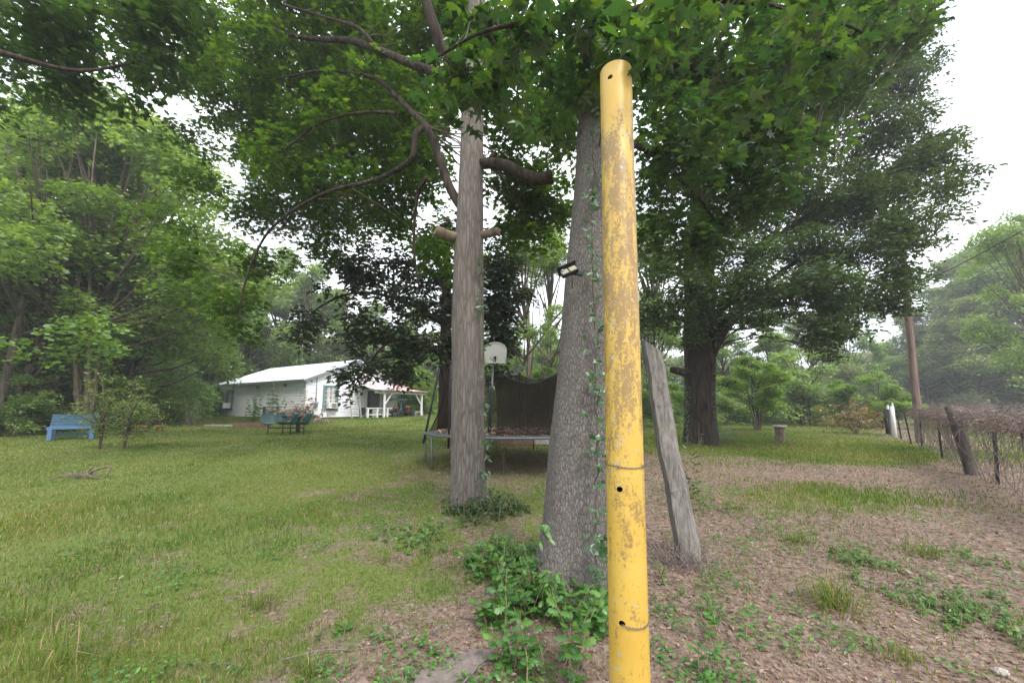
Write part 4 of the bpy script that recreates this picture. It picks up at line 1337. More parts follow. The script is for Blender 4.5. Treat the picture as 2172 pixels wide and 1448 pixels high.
# door and porch
zf = zat(0, 5.5, 893) + .05
b = MB()
for (s, w_) in ((4.85, .22), (6.25, .22)):
    hb((-.06, s, zf + 1.05), (.06, w_, 2.1), b)
hb((-.06, 5.55, zf + 2.16), (.06, 1.62, .12), b)
door = b.build('door', M_dgtrim, house)
b = MB(); hb((-.045, 5.4, zf + 1.05), (.02, .88, 2.08), b); b.build('screen', M_screen, door)
b = MB(); hb((-.07, 6.0, zf + 1.05), (.03, .16, 2.08), b); b.build('jamb', M_whitew, door)
b = MB(); hb((-.09, 5.05, zf + 1.0), (.05, .04, .14), b); b.build('handle', M_metal, door)
PD = 2.35
b = MB()
zh, zl = zat(0, 4.0, 813), zat(-PD, 5.5, 829)
roofplane(b, [(-PD - .3, 8.4, zl), (-PD - .3, 3.35, zl), (-.04, 3.35, zh), (-.04, 8.4, zh)], .035, 12, .02)
pr = b.build('porch_roof', M_porchroof, house)
b = MB()
for k in range(9):
    s = 3.5 + k * .6
    b.bar(RH @ np.array([-PD - .22, s, zl - .07]), RH @ np.array([-.06, s, zh - .07]), .05, .10)
b.bar(RH @ np.array([-PD, 3.5, zl - .16]), RH @ np.array([-PD, 8.3, zl - .16]), .08, .10)
b.build('rafter', M_whitew, pr)
for s in (4.35, 8.0):
    zg_ = float(gz(*(RH @ np.array([-PD, s, 0]) + np.array([hc[0], hc[1], 0]))[:2])) - hz - .1
    b = MB()
    hb((-PD, s, (zl - .2 + zg_) / 2), (.13, .13, zl - .2 - zg_), b)
    po = b.build('porch_post', M_whitew, house, bevel=.008)
    b = MB()
    sg = 1 if s < 5 else -1
    b.bar(RH @ np.array([-PD, s + sg * .08, zl - .95]), RH @ np.array([-PD, s + sg * .65, zl - .2]), .07, .07)
    b.build('brace', M_whitew, po)
b = MB()
hb((-1.2, 4.9, zf - .06), (2.2, 3.4, .10), b)
b.build('porch_floor', M_greyw, house)
b = MB()
hb((-1.0, 4.9, zf - .38), (1.8, 3.2, .5), b)
b.build('porch_base', M_block, house)
b = MB()
zr = zf + .92
for s in (3.3, 4.1, 5.0):
    hb((-1.95, s, zf + .46), (.10, .12, .96), b)
hb((-1.95, 4.3, zr), (.08, 2.3, .07), b)
hb((-1.95, 4.3, zf + .48), (.05, 2.3, .06), b)
b.build('railing', M_whitew, house)
b = MB()
for s in (7.0, 8.1):
    hb((-.6, s, zf + .45), (.10, .10, .95), b)
hb((-.6, 7.55, zf + .9), (.06, 1.3, .06), b)
b.build('railing', M_greyw, house)
b = MB()
hb((-2.45, 4.0, zf - .18), (.5, 1.5, .06), b)
hb((-2.45, 3.3, zf - .35), (.4, .12, .34), b); hb((-2.45, 4.7, zf - .35), (.4, .12, .34), b)
b.build('step', M_whitew, house)


def hp(u_, s, dz=0.0):
    p = RH @ np.array([u_, s, 0]) + np.array([hc[0], hc[1], 0])
    return np.array([p[0], p[1], float(gz(p[0], p[1])) + dz])


hrot = math.atan2(vv[1], vv[0])
# things on and by the porch
e = empty('ladder', hp(-1.3, 2.55), hrot, 'pale wooden ladder leaning upright beside the porch rail', 'ladder')
b = MB()
b.bar((0, 0, 0), (0, .5, 2.3), .07, .05); b.bar((.75, 0, 0), (.75, .5, 2.3), .07, .05); b.build('rail', M_greyw, e)
b = MB()
for k in range(6):
    b.box((.375, .5 * (.14 + .14 * k), 2.3 * (.14 + .14 * k)), (.72, .05, .04))
b.build('rung', M_greyw, e)
e = empty('kitchen_range', hp(-1.5, 4.55, 0), hrot, 'white enamel stove standing on the porch behind the rail', 'stove')
e.location.z = hz + zf
b = MB(); b.box((0, 0, .36), (.62, .5, .72)); b.box((0, .22, .78), (.62, .06, .12)); b.build('body', M_white, e, bevel=.015)
b = MB(); b.box((0, -.258, .34), (.44, .012, .26)); b.build('oven_door', M_black, e)
b = MB(); b.box((0, -.258, .60), (.4, .012, .05)); b.box((-.15, -.27, .66), (.05, .03, .04)); b.box((.15, -.27, .66), (.05, .03, .04)); b.build('knob', M_black, e)
e = empty('porch_chair', hp(-1.2, 3.6, 0), hrot, 'dark mesh backed chair on the porch beside the house wall', 'chair')
e.location.z = hz + zf
b = MB(); b.box((0, .2, .72), (.5, .04, .5)); b.build('backrest', M_black, e)
b = MB(); b.box((0, 0, .43), (.5, .46, .05)); b.build('seat', M_black, e)
for sx in (-1, 1):
    for sy in (-1, 1):
        b = MB(); b.bar((sx * .23, sy * .2, 0), (sx * .22, sy * .19, .42), .03, .03); b.build('leg', M_metal, e)
e = empty('yellow_tub', hp(-1.3, 5.35, 0), 0, 'yellow plastic tub on the porch floor', 'tub')
e.location.z = hz + zf
b = MB(); b.lathe([(.0, .01), (.22, .01), (.28, .26), (.30, .27), (.29, .28), (.26, .26), (.21, .03), (0, .03)], 20); b.build('tub_shell', M_yellowp, e)
# low dark wagon with pots right of the front porch post
e = empty('garden_wagon', hp(-2.2, 6.0), hrot, 'low black metal garden wagon loaded with pots below the porch roof', 'wagon')
b = MB(); b.box((.2, 0, .34), (1.9, .7, .10)); b.box((-.4, 0, .44), (.5, .6, .12)); b.build('bed', M_black, e, bevel=.01)
for sx in (-.5, .9):
    for sy in (-.38, .38):
        b = MB(); P = [(sx, sy - .04, .16), (sx, sy + .04, .16)]; b.tube(P, .16, 16); b.build('wheel', M_black, e)
e2 = empty('hand_pump', hp(-2.2, 6.05, .39), hrot, 'dark green iron pump with a flat crossbar standing on the wagon', 'pump')
b = MB(); b.lathe([(0, 0), (.16, 0), (.14, .08), (.07, .14), (.07, .75), (.12, .8), (.1, .95), (0, .98)], 16); b.build('pump_body', M_dgtrim, e2)
b = MB(); b.box((-.25, 0, .86), (1.5, .18, .16)); b.build('crossbar', M_dgtrim, e2, bevel=.01)
b = MB(); b.tube([(0, 0, .95), (.02, 0, 1.2)], .03, 8); b.build('spindle', M_black, e2)
pots = [(-2.15, 5.55, .39, 'terracotta pot at the left end of the garden wagon', .17), (-2.1, 6.75, .39, 'terracotta pot at the right end of the garden wagon', .20), (-2.1, 7.2, .0, 'small terracotta pot on the grass right of the wagon', .14)]
for u_, s, dz, lb, rr in pots:
    e = empty('clay_pot', hp(u_, s, dz), 0, lb, 'flower pot', 'clay pots by the porch')
    b = MB(); b.lathe([(0, .0), (rr * .7, 0), (rr, rr * 1.5), (rr * 1.12, rr * 1.5), (rr * 1.12, rr * 1.8), (rr * .98, rr * 1.8), (rr * .9, rr * 1.5), (0, rr * 1.45)], 18); b.build('pot', M_clay, e)
    b = MB()
    Q = RNG.normal(0, rr * .15, (30, 3)) + [0, 0, rr * 2.0]
    sprays(b, Q, T_OVAL, .09, 6, .12, tilt=.8); b.build('plant', L_weedd, e)
e = empty('low_cart', hp(-2.1, 7.75), hrot, 'small grey flat cart on wheels at the right end of the porch', 'cart')
b = MB(); b.box((0, 0, .30), (.9, .5, .08)); b.build('deck', M_greyw, e)
for sx in (-.35, .35):
    b = MB(); b.tube([(sx, -.28, .13), (sx, -.20, .13)], .13, 14); b.tube([(sx, .2, .13), (sx, .28, .13)], .13, 14); b.build('wheel', M_metal, e)

# ------------------------------------------------------------------ blue bench
M_blue = plain('blue_paint', (0.080, 0.160, 0.288), 0.6, 0.15, 10)
M_blue2 = plain('teal_blue_paint', (0.072, 0.152, 0.216), 0.65, 0.15, 10)
gB = G(152, 931)
e = empty('park_bench', gB, math.radians(40), 'blue painted wooden slat bench on the lawn before the left woods', 'bench')
Wb = 1.18
b = MB()
for k in range(5):
    b.box((0, .27 + .035 * k, .47 + .088 * k), (Wb, .03, .074))
b.build('backrest', M_blue2, e, bevel=.004)
b = MB()
for k in range(4):
    b.box((0, -.20 + .115 * k, .42), (Wb, .10, .035))
b.box((0, -.262, .395), (Wb, .025, .075))
b.build('seat', M_blue, e, bevel=.004)
for sx in (-1, 1):
    b = MB(); b.box((sx * (Wb / 2 - .09), -.22, .19), (.11, .10, .39)); b.build('leg', M_blue, e, bevel=.005)
    b = MB(); b.bar((sx * (Wb / 2 - .09), .22, -.02), (sx * (Wb / 2 - .09), .30, .42), .10, .07); b.bar((sx * (Wb / 2 - .12), .29, .38), (sx * (Wb / 2 - .12), .44, .86), .06, .04); b.build('leg', M_blue2, e, bevel=.005)
    b = MB(); b.bar((sx * (Wb / 2 - .2), -.2, .36), (sx * (Wb / 2 - .2), -.12, .2), .05, .08); b.build('brace', M_blue, e)
b = MB(); b.box((0, .12, .15), (Wb - .25, .04, .09)); b.build('stretcher', M_blue2, e)

# ------------------------------------------------------------------ table with green shell seats
M_shell_l = plain('pale_green_fibreglass', (0.089, 0.161, 0.148), 0.4, 0.12, 7)
M_shell_d = plain('dark_green_fibreglass', (0.035, 0.115, 0.095), 0.4, 0.15, 7)
M_tframe = plain('dark_brown_frame', (0.045, 0.035, 0.03), 0.7, 0.3, 12)


def shell_mesh(mat):
    """seat shell facing -x: profile from front lip to top of the back"""
    prof = [(-.26, .40), (-.20, .425), (-.08, .405), (.06, .40), (.14, .43), (.19, .52), (.23, .64), (.26, .76), (.27, .82)]
    R = spline(prof, 3)
    nw = 9
    V, F = [], []
    for k, (a, z) in enumerate(R):
        t = k / (len(R) - 1)
        hw = .27 * (1 - .22 * max(0, t - .35)) * (1 if t < .78 else math.sqrt(max(0.12, 1 - ((t - .78) / .235) ** 2)))
        for q in range(nw):
            s = -1 + 2 * q / (nw - 1)
            curve = .10 * s * s
            V.append((a - curve * (1 if t > .5 else t * .6), s * hw, z + curve * (.9 if t < .5 else .2)))
    for k in range(len(R) - 1):
        for q in range(nw - 1):
            F.append([k * nw + q, (k + 1) * nw + q, (k + 1) * nw + q + 1, k * nw + q + 1])
    b = MB(); b.add(V, F, 0, True)
    return b


gT = G(612, 921)
e = empty('picnic_table_set', gT, math.radians(-4), 'dark framed picnic table set with four moulded green shell seats on the lawn', 'table set')
seats = [(-.62, -.32, 2.45, M_shell_l, 'pale green seat facing right'), (-.30, .35, 2.70, M_shell_l, 'pale green seat facing right'), (.42, -.35, .05, M_shell_d, 'dark green seat facing left'), (.95, .18, -.02, M_shell_d, 'dark green seat facing left')]
seats = [(-.84, -.05, PI - .75, M_shell_l), (-.36, .16, PI - .35, M_shell_l), (.14, -.12, .15, M_shell_d), (.62, 0, .12, M_shell_d)]
for (x_, y_, rz, mt) in seats:
    o = shell_mesh(mt).build('seat', mt, e)
    o.location = (x_, y_, .02)
    o.rotation_euler = (0, 0, rz)
    sd = o.modifiers.new('thickness', 'SOLIDIFY'); sd.thickness = .012
    b = MB(); b.tube([(x_, y_, -.1), (x_, y_, .36)], .024, 10); b.box((x_, y_, .395), (.22, .2, .03)); b.build('pedestal', M_tframe, e)
b = MB()
b.bar((-.84, 0, .26), (.62, 0, .26), .05, .05)
b.build('beam', M_tframe, e)
b = MB(); b.box((.05, .62, .70), (1.45, .62, .035)); b.build('tabletop', M_tframe, e, bevel=.01)
b = MB(); b.bar((.0, .6, -.05), (.0, .6, .68), .13, .10); b.bar((.0, .6, .3), (-.32, .6, .67), .05, .05); b.bar((.0, .6, .3), (.32, .6, .67), .05, .05); b.build('leg', M_tframe, e)


# ------------------------------------------------------------------ garden bed, brush pile, weeds at the house wall
def weed(mb, c, H, nl, L, tmpl=T_LOBE, lean=.25, mat=0, smat=1, w0=.004):
    a = RNG.random() * 6.28
    tip = c + np.array([math.cos(a) * lean * H, math.sin(a) * lean * H, H])
    P = spline([c - [0, 0, .01], (c + tip) / 2 + RNG.normal(0, .03 * H, 3), tip], 4)
    mb.tube(P, np.linspace(w0, w0 * .4, len(P)), 4, smat, False)
    t = RNG.random(nl) ** .8
    ii = np.clip((t * (len(P) - 1)).astype(int), 0, len(P) - 1)
    Q = P[ii]
    b_ = RNG.random(nl) * 6.28
    D = np.stack([np.cos(b_), np.sin(b_), RNG.normal(.25, .3, nl)], 1)
    U = np.stack([RNG.normal(0, .35, nl), RNG.normal(0, .35, nl), np.ones(nl)], 1)
    put_leaves(mb, tmpl, Q, D, U, L * RNG.uniform(.55, 1.15, nl) * (1.15 - .5 * t), mat)


gb = G(535, 906)
e = empty('garden_bed', gb, .1, 'low raised garden bed of brown boards with dark soil near the house', 'garden bed')
b = MB()
b.box((0, -.45, .1), (1.3, .05, .24)); b.box((.65, 0, .1), (.05, .85, .22)); b.box((-.65, 0, .08), (.05, .85, .2)); b.box((0, .45, .1), (1.3, .05, .24))
b.build('board', M_brown, e)
b = MB(); b.box((0, 0, .1), (1.24, .84, .12)); b.build('soil', plain('soil', (.06, .045, .035), .95, .4, 20), e)
gb2 = G(480, 905)
e = empty('timber_plank', gb2, -.05, 'long grey plank lying in the grass left of the garden bed', 'plank')
b = MB(); b.box((0, 0, .07), (2.2, .12, .08)); b.build('plank', M_greyw, e, bevel=.01)
gb3 = G(557, 905)
e = empty('iron_stake', gb3, 0, 'dark upright stake standing at the garden bed', 'stake')
b = MB(); b.bar((0, 0, -.2), (.02, 0, 1.0), .09, .09); b.build('stake_shaft', M_black, e)
wl_ = [(533, 894, 1.5, 'tall pale weed nearest the left, in front of the long white wall'), (548, 892, 2.1, 'tall slim weed second from the left before the white wall'), (566, 892, 2.3, 'weed with forked top in front of the white wall'), (583, 893, 2.6, 'tallest leafy weed stalk in front of the white wall'), (592, 893, 1.9, 'leafy green weed right of the tallest stalk')]
for px, py, H, lb in wl_:
    g_ = G(px, py)
    b = MB()
    for k in range(5):
        weed(b, np.array([RNG.normal(0, .14), RNG.normal(0, .12), 0]), H * RNG.uniform(.6, 1), 70, .20, T_OVAL, .08, w0=.010)
    e = empty('tall_weed', g_, 0, lb, 'weed', 'tall weeds along the house wall')
    b.build('stalk', [L_weed, M_twigl], e)
g_ = G(632, 898)
b = MB()
for k in range(420):
    a = RNG.random() * 6.28
    rr = abs(RNG.normal(0, .7))
    z0 = max(0.02, .75 - rr * .5) * RNG.random()
    p = np.array([math.cos(a) * rr, math.sin(a) * rr * .6, z0])
    d = RNG.normal(0, 1, 3); d[2] = abs(d[2]) * .6; d = d / np.linalg.norm(d) * RNG.uniform(.3, .8)
    b.tube([p, p + d * .5 + RNG.normal(0, .04, 3), p + d], [.014, .01, .005], 4, 0, False)
Q = RNG.normal(0, 1, (150, 3)) * [.65, .4, .28] + [0, 0, .45]
Q = np.vstack([Q, RNG.normal(0, 1, (25, 3)) * [.12, .12, .35] + [.55, 0, 1.0]])
sprays(b, Q, T_OVAL, .16, 8, .3, tilt=.9, mat=1)
e = empty('brush_pile', g_, 0, 'heap of dead reddish brown branches and leaves at the house corner', 'brush pile')
b.build('heap', [M_deadstem, L_dead], e)
g_ = G(405, 903)
b = MB()
for k in range(16):
    weed(b, np.array([RNG.normal(0, .1), RNG.normal(0, .1), 0]), RNG.uniform(.7, 1.7), 14, .14, T_OVAL, .35, w0=.016)
e = empty('small_bush', g_, 0, 'small half bare bush alone on the lawn left of the house', 'bush')
b.build('foliage', [L_forB, M_deadstem], e)

# ------------------------------------------------------------------ two small shrubs by the bench
for px, py, tops, lb in ((212, 952, [(150, 865), (180, 800), (215, 790), (240, 845), (205, 890), (225, 910), (190, 905), (235, 880), (172, 850)], 'small shrub with arching pale sprays over the blue bench'),
                     (262, 952, [(275, 800), (300, 830), (330, 860), (350, 880), (300, 880), (265, 850), (280, 910), (320, 910), (250, 880), (290, 850), (335, 900), (265, 905)], 'small yellow green shrub on a thin dark stem right of the blue bench')):
    g_ = G(px, py)
    e = empty('lawn_shrub', g_, 0, lb, 'shrub')
    b = MB()
    lf = MB()
    for (tx, ty) in tops:
        for rep in range(2):
            tip = at(tx + RNG.normal(0, 8), ty + RNG.normal(0, 6), g_[1] + RNG.normal(0, .45)) - g_
            P = spline([(0, 0, -.05), (tip[0] * .12, tip[1] * .12, .35 + .2 * tip[2]), (tip[0] * .55, tip[1] * .6, tip[2] * .8), tip], 5)
            b.tube(P, np.linspace(.022, .005, len(P)), 6, 0, False)
            C_ = P[7:][RNG.integers(0, len(P) - 7, 14)] + RNG.normal(0, .10, (14, 3))
            sprays(lf, C_, T_OVAL, .085, 6, .2, tilt=.6)
    b.build('stem', M_twig, e)
    lf.build('foliage', [L_yel], e)
g_ = G(238, 925)
for k, (dx, dy) in enumerate(((0, 1.2), (.55, 1.4))):
    p = g_ + np.array([dx, dy, 0]); p[2] = float(gz(p[0], p[1]))
    e = empty('clay_pot', p, 0, ['clay pot half hidden behind the small shrubs, left one', 'clay pot half hidden behind the small shrubs, right one'][k], 'flower pot', 'clay pots behind the small shrubs')
    b = MB(); rr = .16; b.lathe([(0, .0), (rr * .7, 0), (rr, rr * 1.6), (rr * 1.12, rr * 1.6), (rr * 1.12, rr * 1.9), (rr * .98, rr * 1.9), (rr * .9, rr * 1.6), (0, rr * 1.5)], 18); b.build('pot', M_clay, e)
    b = MB(); Q = RNG.normal(0, .12, (16, 3)) + [0, 0, .45]; sprays(b, Q, T_OVAL, .1, 6, .16, tilt=.8); b.build('plant', L_weedd, e)

# dead branch lying in the grass
g_ = G(198, 1014)
e = empty('fallen_branch', g_, 0.1, 'broken grey brown branch lying in the grass of the left lawn', 'branch')
b = MB()
b.tube(spline([(-.45, 0, .03), (-.15, .02, .10), (.0, 0, .20), (.32, .03, .30)], 5), np.linspace(.035, .028, 16), 8, 0, True, .08)
b.tube(spline([(.30, .03, .29), (.34, .02, .18), (.27, 0, .0)], 4), np.linspace(.024, .018, 9), 7, 0, True, .08)
b.tube(spline([(-.05, 0, .28), (-.12, -.05, .14), (.1, -.1, .03), (.35, -.12, .02)], 4), np.linspace(.03, .015, 13), 7, 0, True, .08)
b.build('branch', M_barkt, e)
b = MB()
for k in range(90):
    p = np.array([RNG.normal(-.35, .22), RNG.normal(0, .12), .02 + abs(RNG.normal(0, .05))])
    d = RNG.normal(0, .12, 3); d[2] = abs(d[2]) * .6
    b.tube([p, p + d * .6, p + d], [.006, .005, .002], 4, 0, False)
b.build('twig_litter', M_deadstem, e)
b_tl = e.children[-1]; b_tl['kind'] = 'stuff'
e.scale = (.72, .72, .72)

# ------------------------------------------------------------------ TRAMPOLINE
M_frame = plain('galvanised_frame', (0.12, 0.14, 0.15), 0.5, 0.25, 14, metal=.3)
M_pole = plain('dark_foam_pole', (0.015, 0.016, 0.018), 0.8, 0.3, 10)
M_mat = plain('trampoline_mat', (0.03, 0.028, 0.027), 0.9, 0.4, 14)
m, nt, out = newmat('black_net')
v = coords(nt, (1, 1, 1))
dn_ = nt.nodes.new('ShaderNodeBsdfDiffuse'); dn_.inputs['Color'].default_value = (0.022, 0.018, 0.014, 1)
tr_ = nt.nodes.new('ShaderNodeBsdfTransparent')
ms_ = nt.nodes.new('ShaderNodeMixShader')
w1 = nt.nodes.new('ShaderNodeTexVoronoi'); w1.inputs['Scale'].default_value = 34; w1.feature = 'DISTANCE_TO_EDGE'
nt.links.new(v, w1.inputs['Vector'])
fac = ramp(nt, w1.outputs['Distance'], [(0.0, 0.88), (0.10, 0.80), (0.25, 0.52)])
nt.links.new(fac, ms_.inputs['Fac']); nt.links.new(tr_.outputs[0], ms_.inputs[1]); nt.links.new(dn_.outputs[0], ms_.inputs[2])
nt.links.new(ms_.outputs[0], out.inputs['Surface'])
M_net = m
TC = np.array([0.08, 9.65]); TR_ = 2.12
TZ = 0.955
tz0 = float(gz(TC[0], TC[1]))
tr = empty('trampoline', (TC[0], TC[1], tz0), 0, 'old round trampoline with sagging black safety net and leaf covered mat', 'trampoline')
rz_ = TZ - tz0


def ringp(a, r, z):
    return np.array([r * math.cos(a), r * math.sin(a), z])


b = MB()
b.tube([ringp(a, TR_, rz_) for a in np.linspace(0, 2 * PI, 73)], .026, 8, 0, False)
b.build('rim', M_frame, tr)
b = MB()
A = np.linspace(0, 2 * PI, 73)
V = [ringp(a, r_, rz_ + z_) for r_, z_ in ((TR_ - .01, .03), (TR_ - .12, .035), (TR_ - .26, .025)) for a in A]
b.add(V, [[k * 73 + q, k * 73 + q + 1, (k + 1) * 73 + q + 1, (k + 1) * 73 + q] for k in range(2) for q in range(72)], 0, True)
b.build('spring_pad', plain('faded_pad', (0.06, 0.07, 0.073), .8, .3, 8), tr)
b = MB()
V = [(0, 0, rz_ - .06)]
for r_ in (.6, 1.2, 1.86):
    V += [ringp(a, r_, rz_ - .06 + .05 * (r_ / 1.86) ** 2) for a in A[:-1]]
F = [[0, 1 + q, 1 + (q + 1) % 72] for q in range(72)] + [[1 + k * 72 + q, 1 + (k + 1) * 72 + q, 1 + (k + 1) * 72 + (q + 1) % 72, 1 + k * 72 + (q + 1) % 72] for k in range(2) for q in range(72)]
b.add(V, F, 0, True)
mo = b.build('mat', M_mat, tr)
b = MB()
n = 2600
a = RNG.random(n) * 2 * PI; r_ = 1.84 * np.sqrt(RNG.random(n))
P = np.stack([r_ * np.cos(a), r_ * np.sin(a), rz_ - .045 + .05 * (r_ / 1.86) ** 2 + RNG.random(n) * .03], 1)
d_ = RNG.random(n) * 6.28
put_leaves(b, T_OVAL, P, np.stack([np.cos(d_), np.sin(d_), RNG.normal(0, .4, n)], 1), np.stack([RNG.normal(0, .5, n), RNG.normal(0, .5, n), np.ones(n)], 1), RNG.uniform(.06, .12, n))
tag(b.build('fallen_leaf_cover', L_dead, tr), 'brown dead leaves covering the mat')
LA = [math.radians(a_) for a_ in (184, 214, 247, 288, 322, 4, 40, 75, 105, 140)]
for k, a in enumerate(LA):
    q = ringp(a, TR_, 0)
    zz = float(gz(TC[0] + q[0], TC[1] + q[1])) - tz0 - .02
    b = MB()
    b.tube([(q[0] * .99, q[1] * .99, zz), (q[0], q[1], rz_)], .021, 8)
    b.build('leg', M_frame, tr)

def pole(px0, Yp, px1, py1, Y1_, r_=.022, mat=M_pole):
    p0 = at(px0, 900, Yp); p0[2] = tz0 + rz_ - .25
    p1 = at(px1, py1, Y1_)
    b = MB()
    L0, L1 = p0 - np.array(tr.location), p1 - np.array(tr.location)
    b.tube([L0, (L0 + L1) / 2, L1], r_, 9)
    b.lathe([(0, -.04), (.035, -.03), (.035, .03), (0, .04)], 10, L1)
    return b.build('net_pole', mat, tr), L1


_, tA = pole(899, 9.3, 933, 776, 9.3, .026)
_, tB = pole(952, 8.2, 956, 768, 8.3)
_, tC = pole(1038, 7.6, 1046, 768, 7.9, .020, M_frame)
_, tD = pole(1103, 11.6, 1102, 792, 11.6)
_, tE = pole(1232, 10.5, 1236, 762, 10.5)
_, tF = pole(985, 11.5, 980, 770, 11.5)
# dark sleeve low on the near pole
b = MB()
p0 = at(1038, 905, 7.6) - np.array(tr.location); p1 = at(1042, 815, 7.75) - np.array(tr.location)
b.tube([p0 - [0, 0, .1], p1], .034, 9)
b.build('pole_sleeve', M_pole, tr)
# net from left pole round the back to the right pole, then across to the near pole
tops = [(933, 776, 9.3), (950, 815, 10.4), (980, 772, 11.4), (1040, 800, 11.6), (1102, 796, 11.6), (1130, 806, 11.4), (1165, 800, 11.1), (1190, 788, 10.8), (1236, 764, 10.5)]
T_ = spline([list(at(*t)) for t in tops], 8) - np.array(tr.location)
b = MB()
rows = 7
V = []
for k, p in enumerate(T_):
    a = math.atan2(p[1], p[0])
    q = ringp(a, TR_ - .15, rz_ + .02)
    for s in range(rows + 1):
        t = s / rows
        w_ = p * (1 - t) + q * t
        w_ = w_ + ringp(a, 1, 0) * (.05 * math.sin(k * .9 + s) - .10 * math.sin(PI * t))
        V.append(w_)
F = [[k * (rows + 1) + s, (k + 1) * (rows + 1) + s, (k + 1) * (rows + 1) + s + 1, k * (rows + 1) + s + 1] for k in range(len(T_) - 1) for s in range(rows)]
b.add(V, F, 0, True)
tops2 = [(1046, 775, 7.9), (1075, 800, 8.0), (1120, 814, 8.1), (1170, 800, 8.3), (1240, 760, 8.7)]
T2_ = spline([list(at(*t)) for t in tops2], 7) - np.array(tr.location)
V2 = []
for k, p in enumerate(T2_):
    a = math.atan2(p[1], p[0])
    q = ringp(a, TR_ - .55, rz_ + .02)
    for s in range(rows + 1):
        t = s / rows
        V2.append(p * (1 - t) + q * t + ringp(a, 1, 0) * (.04 * math.sin(k * 1.3 + s) - .12 * math.sin(PI * t)))
b.add(V2, [[k * (rows + 1) + s, (k + 1) * (rows + 1) + s, (k + 1) * (rows + 1) + s + 1, k * (rows + 1) + s + 1] for k in range(len(T2_) - 1) for s in range(rows)], 0, True)
net = b.build('safety_net', M_net, tr)
b = MB()
b.tube(T_, .014, 6, 0, False); b.tube(T2_, .014, 6, 0, False)
b.build('rope', M_pole, net)
# toy backboard on the near pole
m, nt, out = newmat('perforated_backboard')
v = coords(nt, (1, 1, 1))
br = nt.nodes.new('ShaderNodeTexBrick')
br.inputs['Scale'].default_value = 34.0
br.inputs['Mortar Size'].default_value = 0.12
br.inputs['Color1'].default_value = (0.10, 0.10, 0.085, 1)
br.inputs['Color2'].default_value = (0.14, 0.14, 0.12, 1)
br.inputs['Mortar'].default_value = (0.31, 0.31, 0.275, 1)
sw = nt.nodes.new('ShaderNodeSeparateXYZ'); cb = nt.nodes.new('ShaderNodeCombineXYZ')
nt.links.new(v, sw.inputs[0]); nt.links.new(sw.outputs['X'], cb.inputs['X']); nt.links.new(sw.outputs['Z'], cb.inputs['Y'])
nt.links.new(cb.outputs[0], br.inputs['Vector'])
principled(nt, out, br.outputs['Color'], 0.6, None)
M_board = m
b = MB()
hw, hh = .205, .20
prof = [(-hw, -hh), (hw, -hh), (hw * 1.0, hh * .45), (hw * .8, hh * .75), (hw * .4, hh * .95), (0, hh), (-hw * .4, hh * .95), (-hw * .8, hh * .75), (-hw, hh * .45)]
Vf = [(x_, -.015, z_) for x_, z_ in prof] + [(x_, .015, z_) for x_, z_ in prof]
k_ = len(prof)
b.add(Vf, [list(range(k_)), list(range(2 * k_ - 1, k_ - 1, -1))] + [[q, k_ + q, k_ + (q + 1) % k_, (q + 1) % k_] for q in range(k_)])
bc = at(1051, 748, 7.75) - np.array(tr.location)
bo = b.build('backboard', M_board, tr, bevel=.008)
bo.location = tuple(bc)
b = MB()
for q in range(k_):
    A_, B_ = np.array([prof[q][0], -.02, prof[q][1]]), np.array([prof[(q + 1) % k_][0], -.02, prof[(q + 1) % k_][1]])
    b.tube([A_, B_], .011, 6)
b.build('border', plain('backboard_edge', (.36, .36, .32), .6, .1, 5), bo)
b = MB(); b.box((-.005, -.04, -.1), (.05, .06, .05)); b.tube([(0, -.03, -.1), (.0, -.0, -.2)], .012, 8); b.build('bracket', M_black, bo)

# low wooden boxes visible beneath the trampoline
bx = at(1090, 945, 13.0)
e = empty('planter_box', (bx[0], 13.0, float(gz(bx[0], 13.0))), 0, 'low brown wooden planter box seen under the trampoline', 'planter')
b = MB(); b.box((0, -.4, .2), (1.25, .04, .42)); b.box((0, .4, .2), (1.25, .04, .42)); b.box((-.62, 0, .2), (.04, .8, .42)); b.box((.62, 0, .2), (.04, .8, .42)); b.build('side_board', M_brown, e)
b = MB(); b.box((0, 0, .26), (1.2, .76, .1)); b.build('soil', M_brown, e)
bx = at(1150, 945, 13.1)
e = empty('planter_box', (bx[0] + .1, 13.1, float(gz(bx[0], 13.1))), 0, 'low grey wooden planter box right of the brown one under the trampoline', 'planter')
b = MB(); b.box((0, -.35, .2), (1.0, .04, .36)); b.box((0, .35, .2), (1.0, .04, .36)); b.box((-.5, 0, .2), (.04, .7, .36)); b.box((.5, 0, .2), (.04, .7, .36)); b.build('side_board', M_greyw, e)

# ------------------------------------------------------------------ YELLOW PIPE
m, nt, out = newmat('weathered_yellow_paint')
v = coords(nt)
vs = coords(nt, (1, 1, .35))
base = ramp(nt, noise(nt, v, 3.0, 4, .6), [(0.3, (0.446, 0.271, 0.036)), (0.7, (0.526, 0.358, 0.072))])
pos = nt.nodes.new('ShaderNodeSeparateXYZ'); nt.links.new(v, pos.inputs[0])
band = ramp(nt, pos.outputs['Z'], [(0.0, 0.0), (1.0, 1.0)])
mr = nt.nodes.new('ShaderNodeMapRange')
mr.inputs['From Min'].default_value = 0.0; mr.inputs['From Max'].default_value = 3.4
nt.links.new(pos.outputs['Z'], mr.inputs['Value'])
wear = ramp(nt, mr.outputs[0], [(0.0, 0.50), (0.22, 0.52), (0.34, 0.58), (0.46, 0.66), (0.62, 0.70), (0.84, 0.66), (0.90, 0.44), (1.0, 0.38)])
dirt = noise(nt, v, 66.0, 8, .85)
dirt2 = noise(nt, vs, 16.0, 6, .75)
sm_ = nt.nodes.new('ShaderNodeMath'); sm_.operation = 'MULTIPLY'
nt.links.new(dirt, sm_.inputs[0]); nt.links.new(dirt2, sm_.inputs[1])
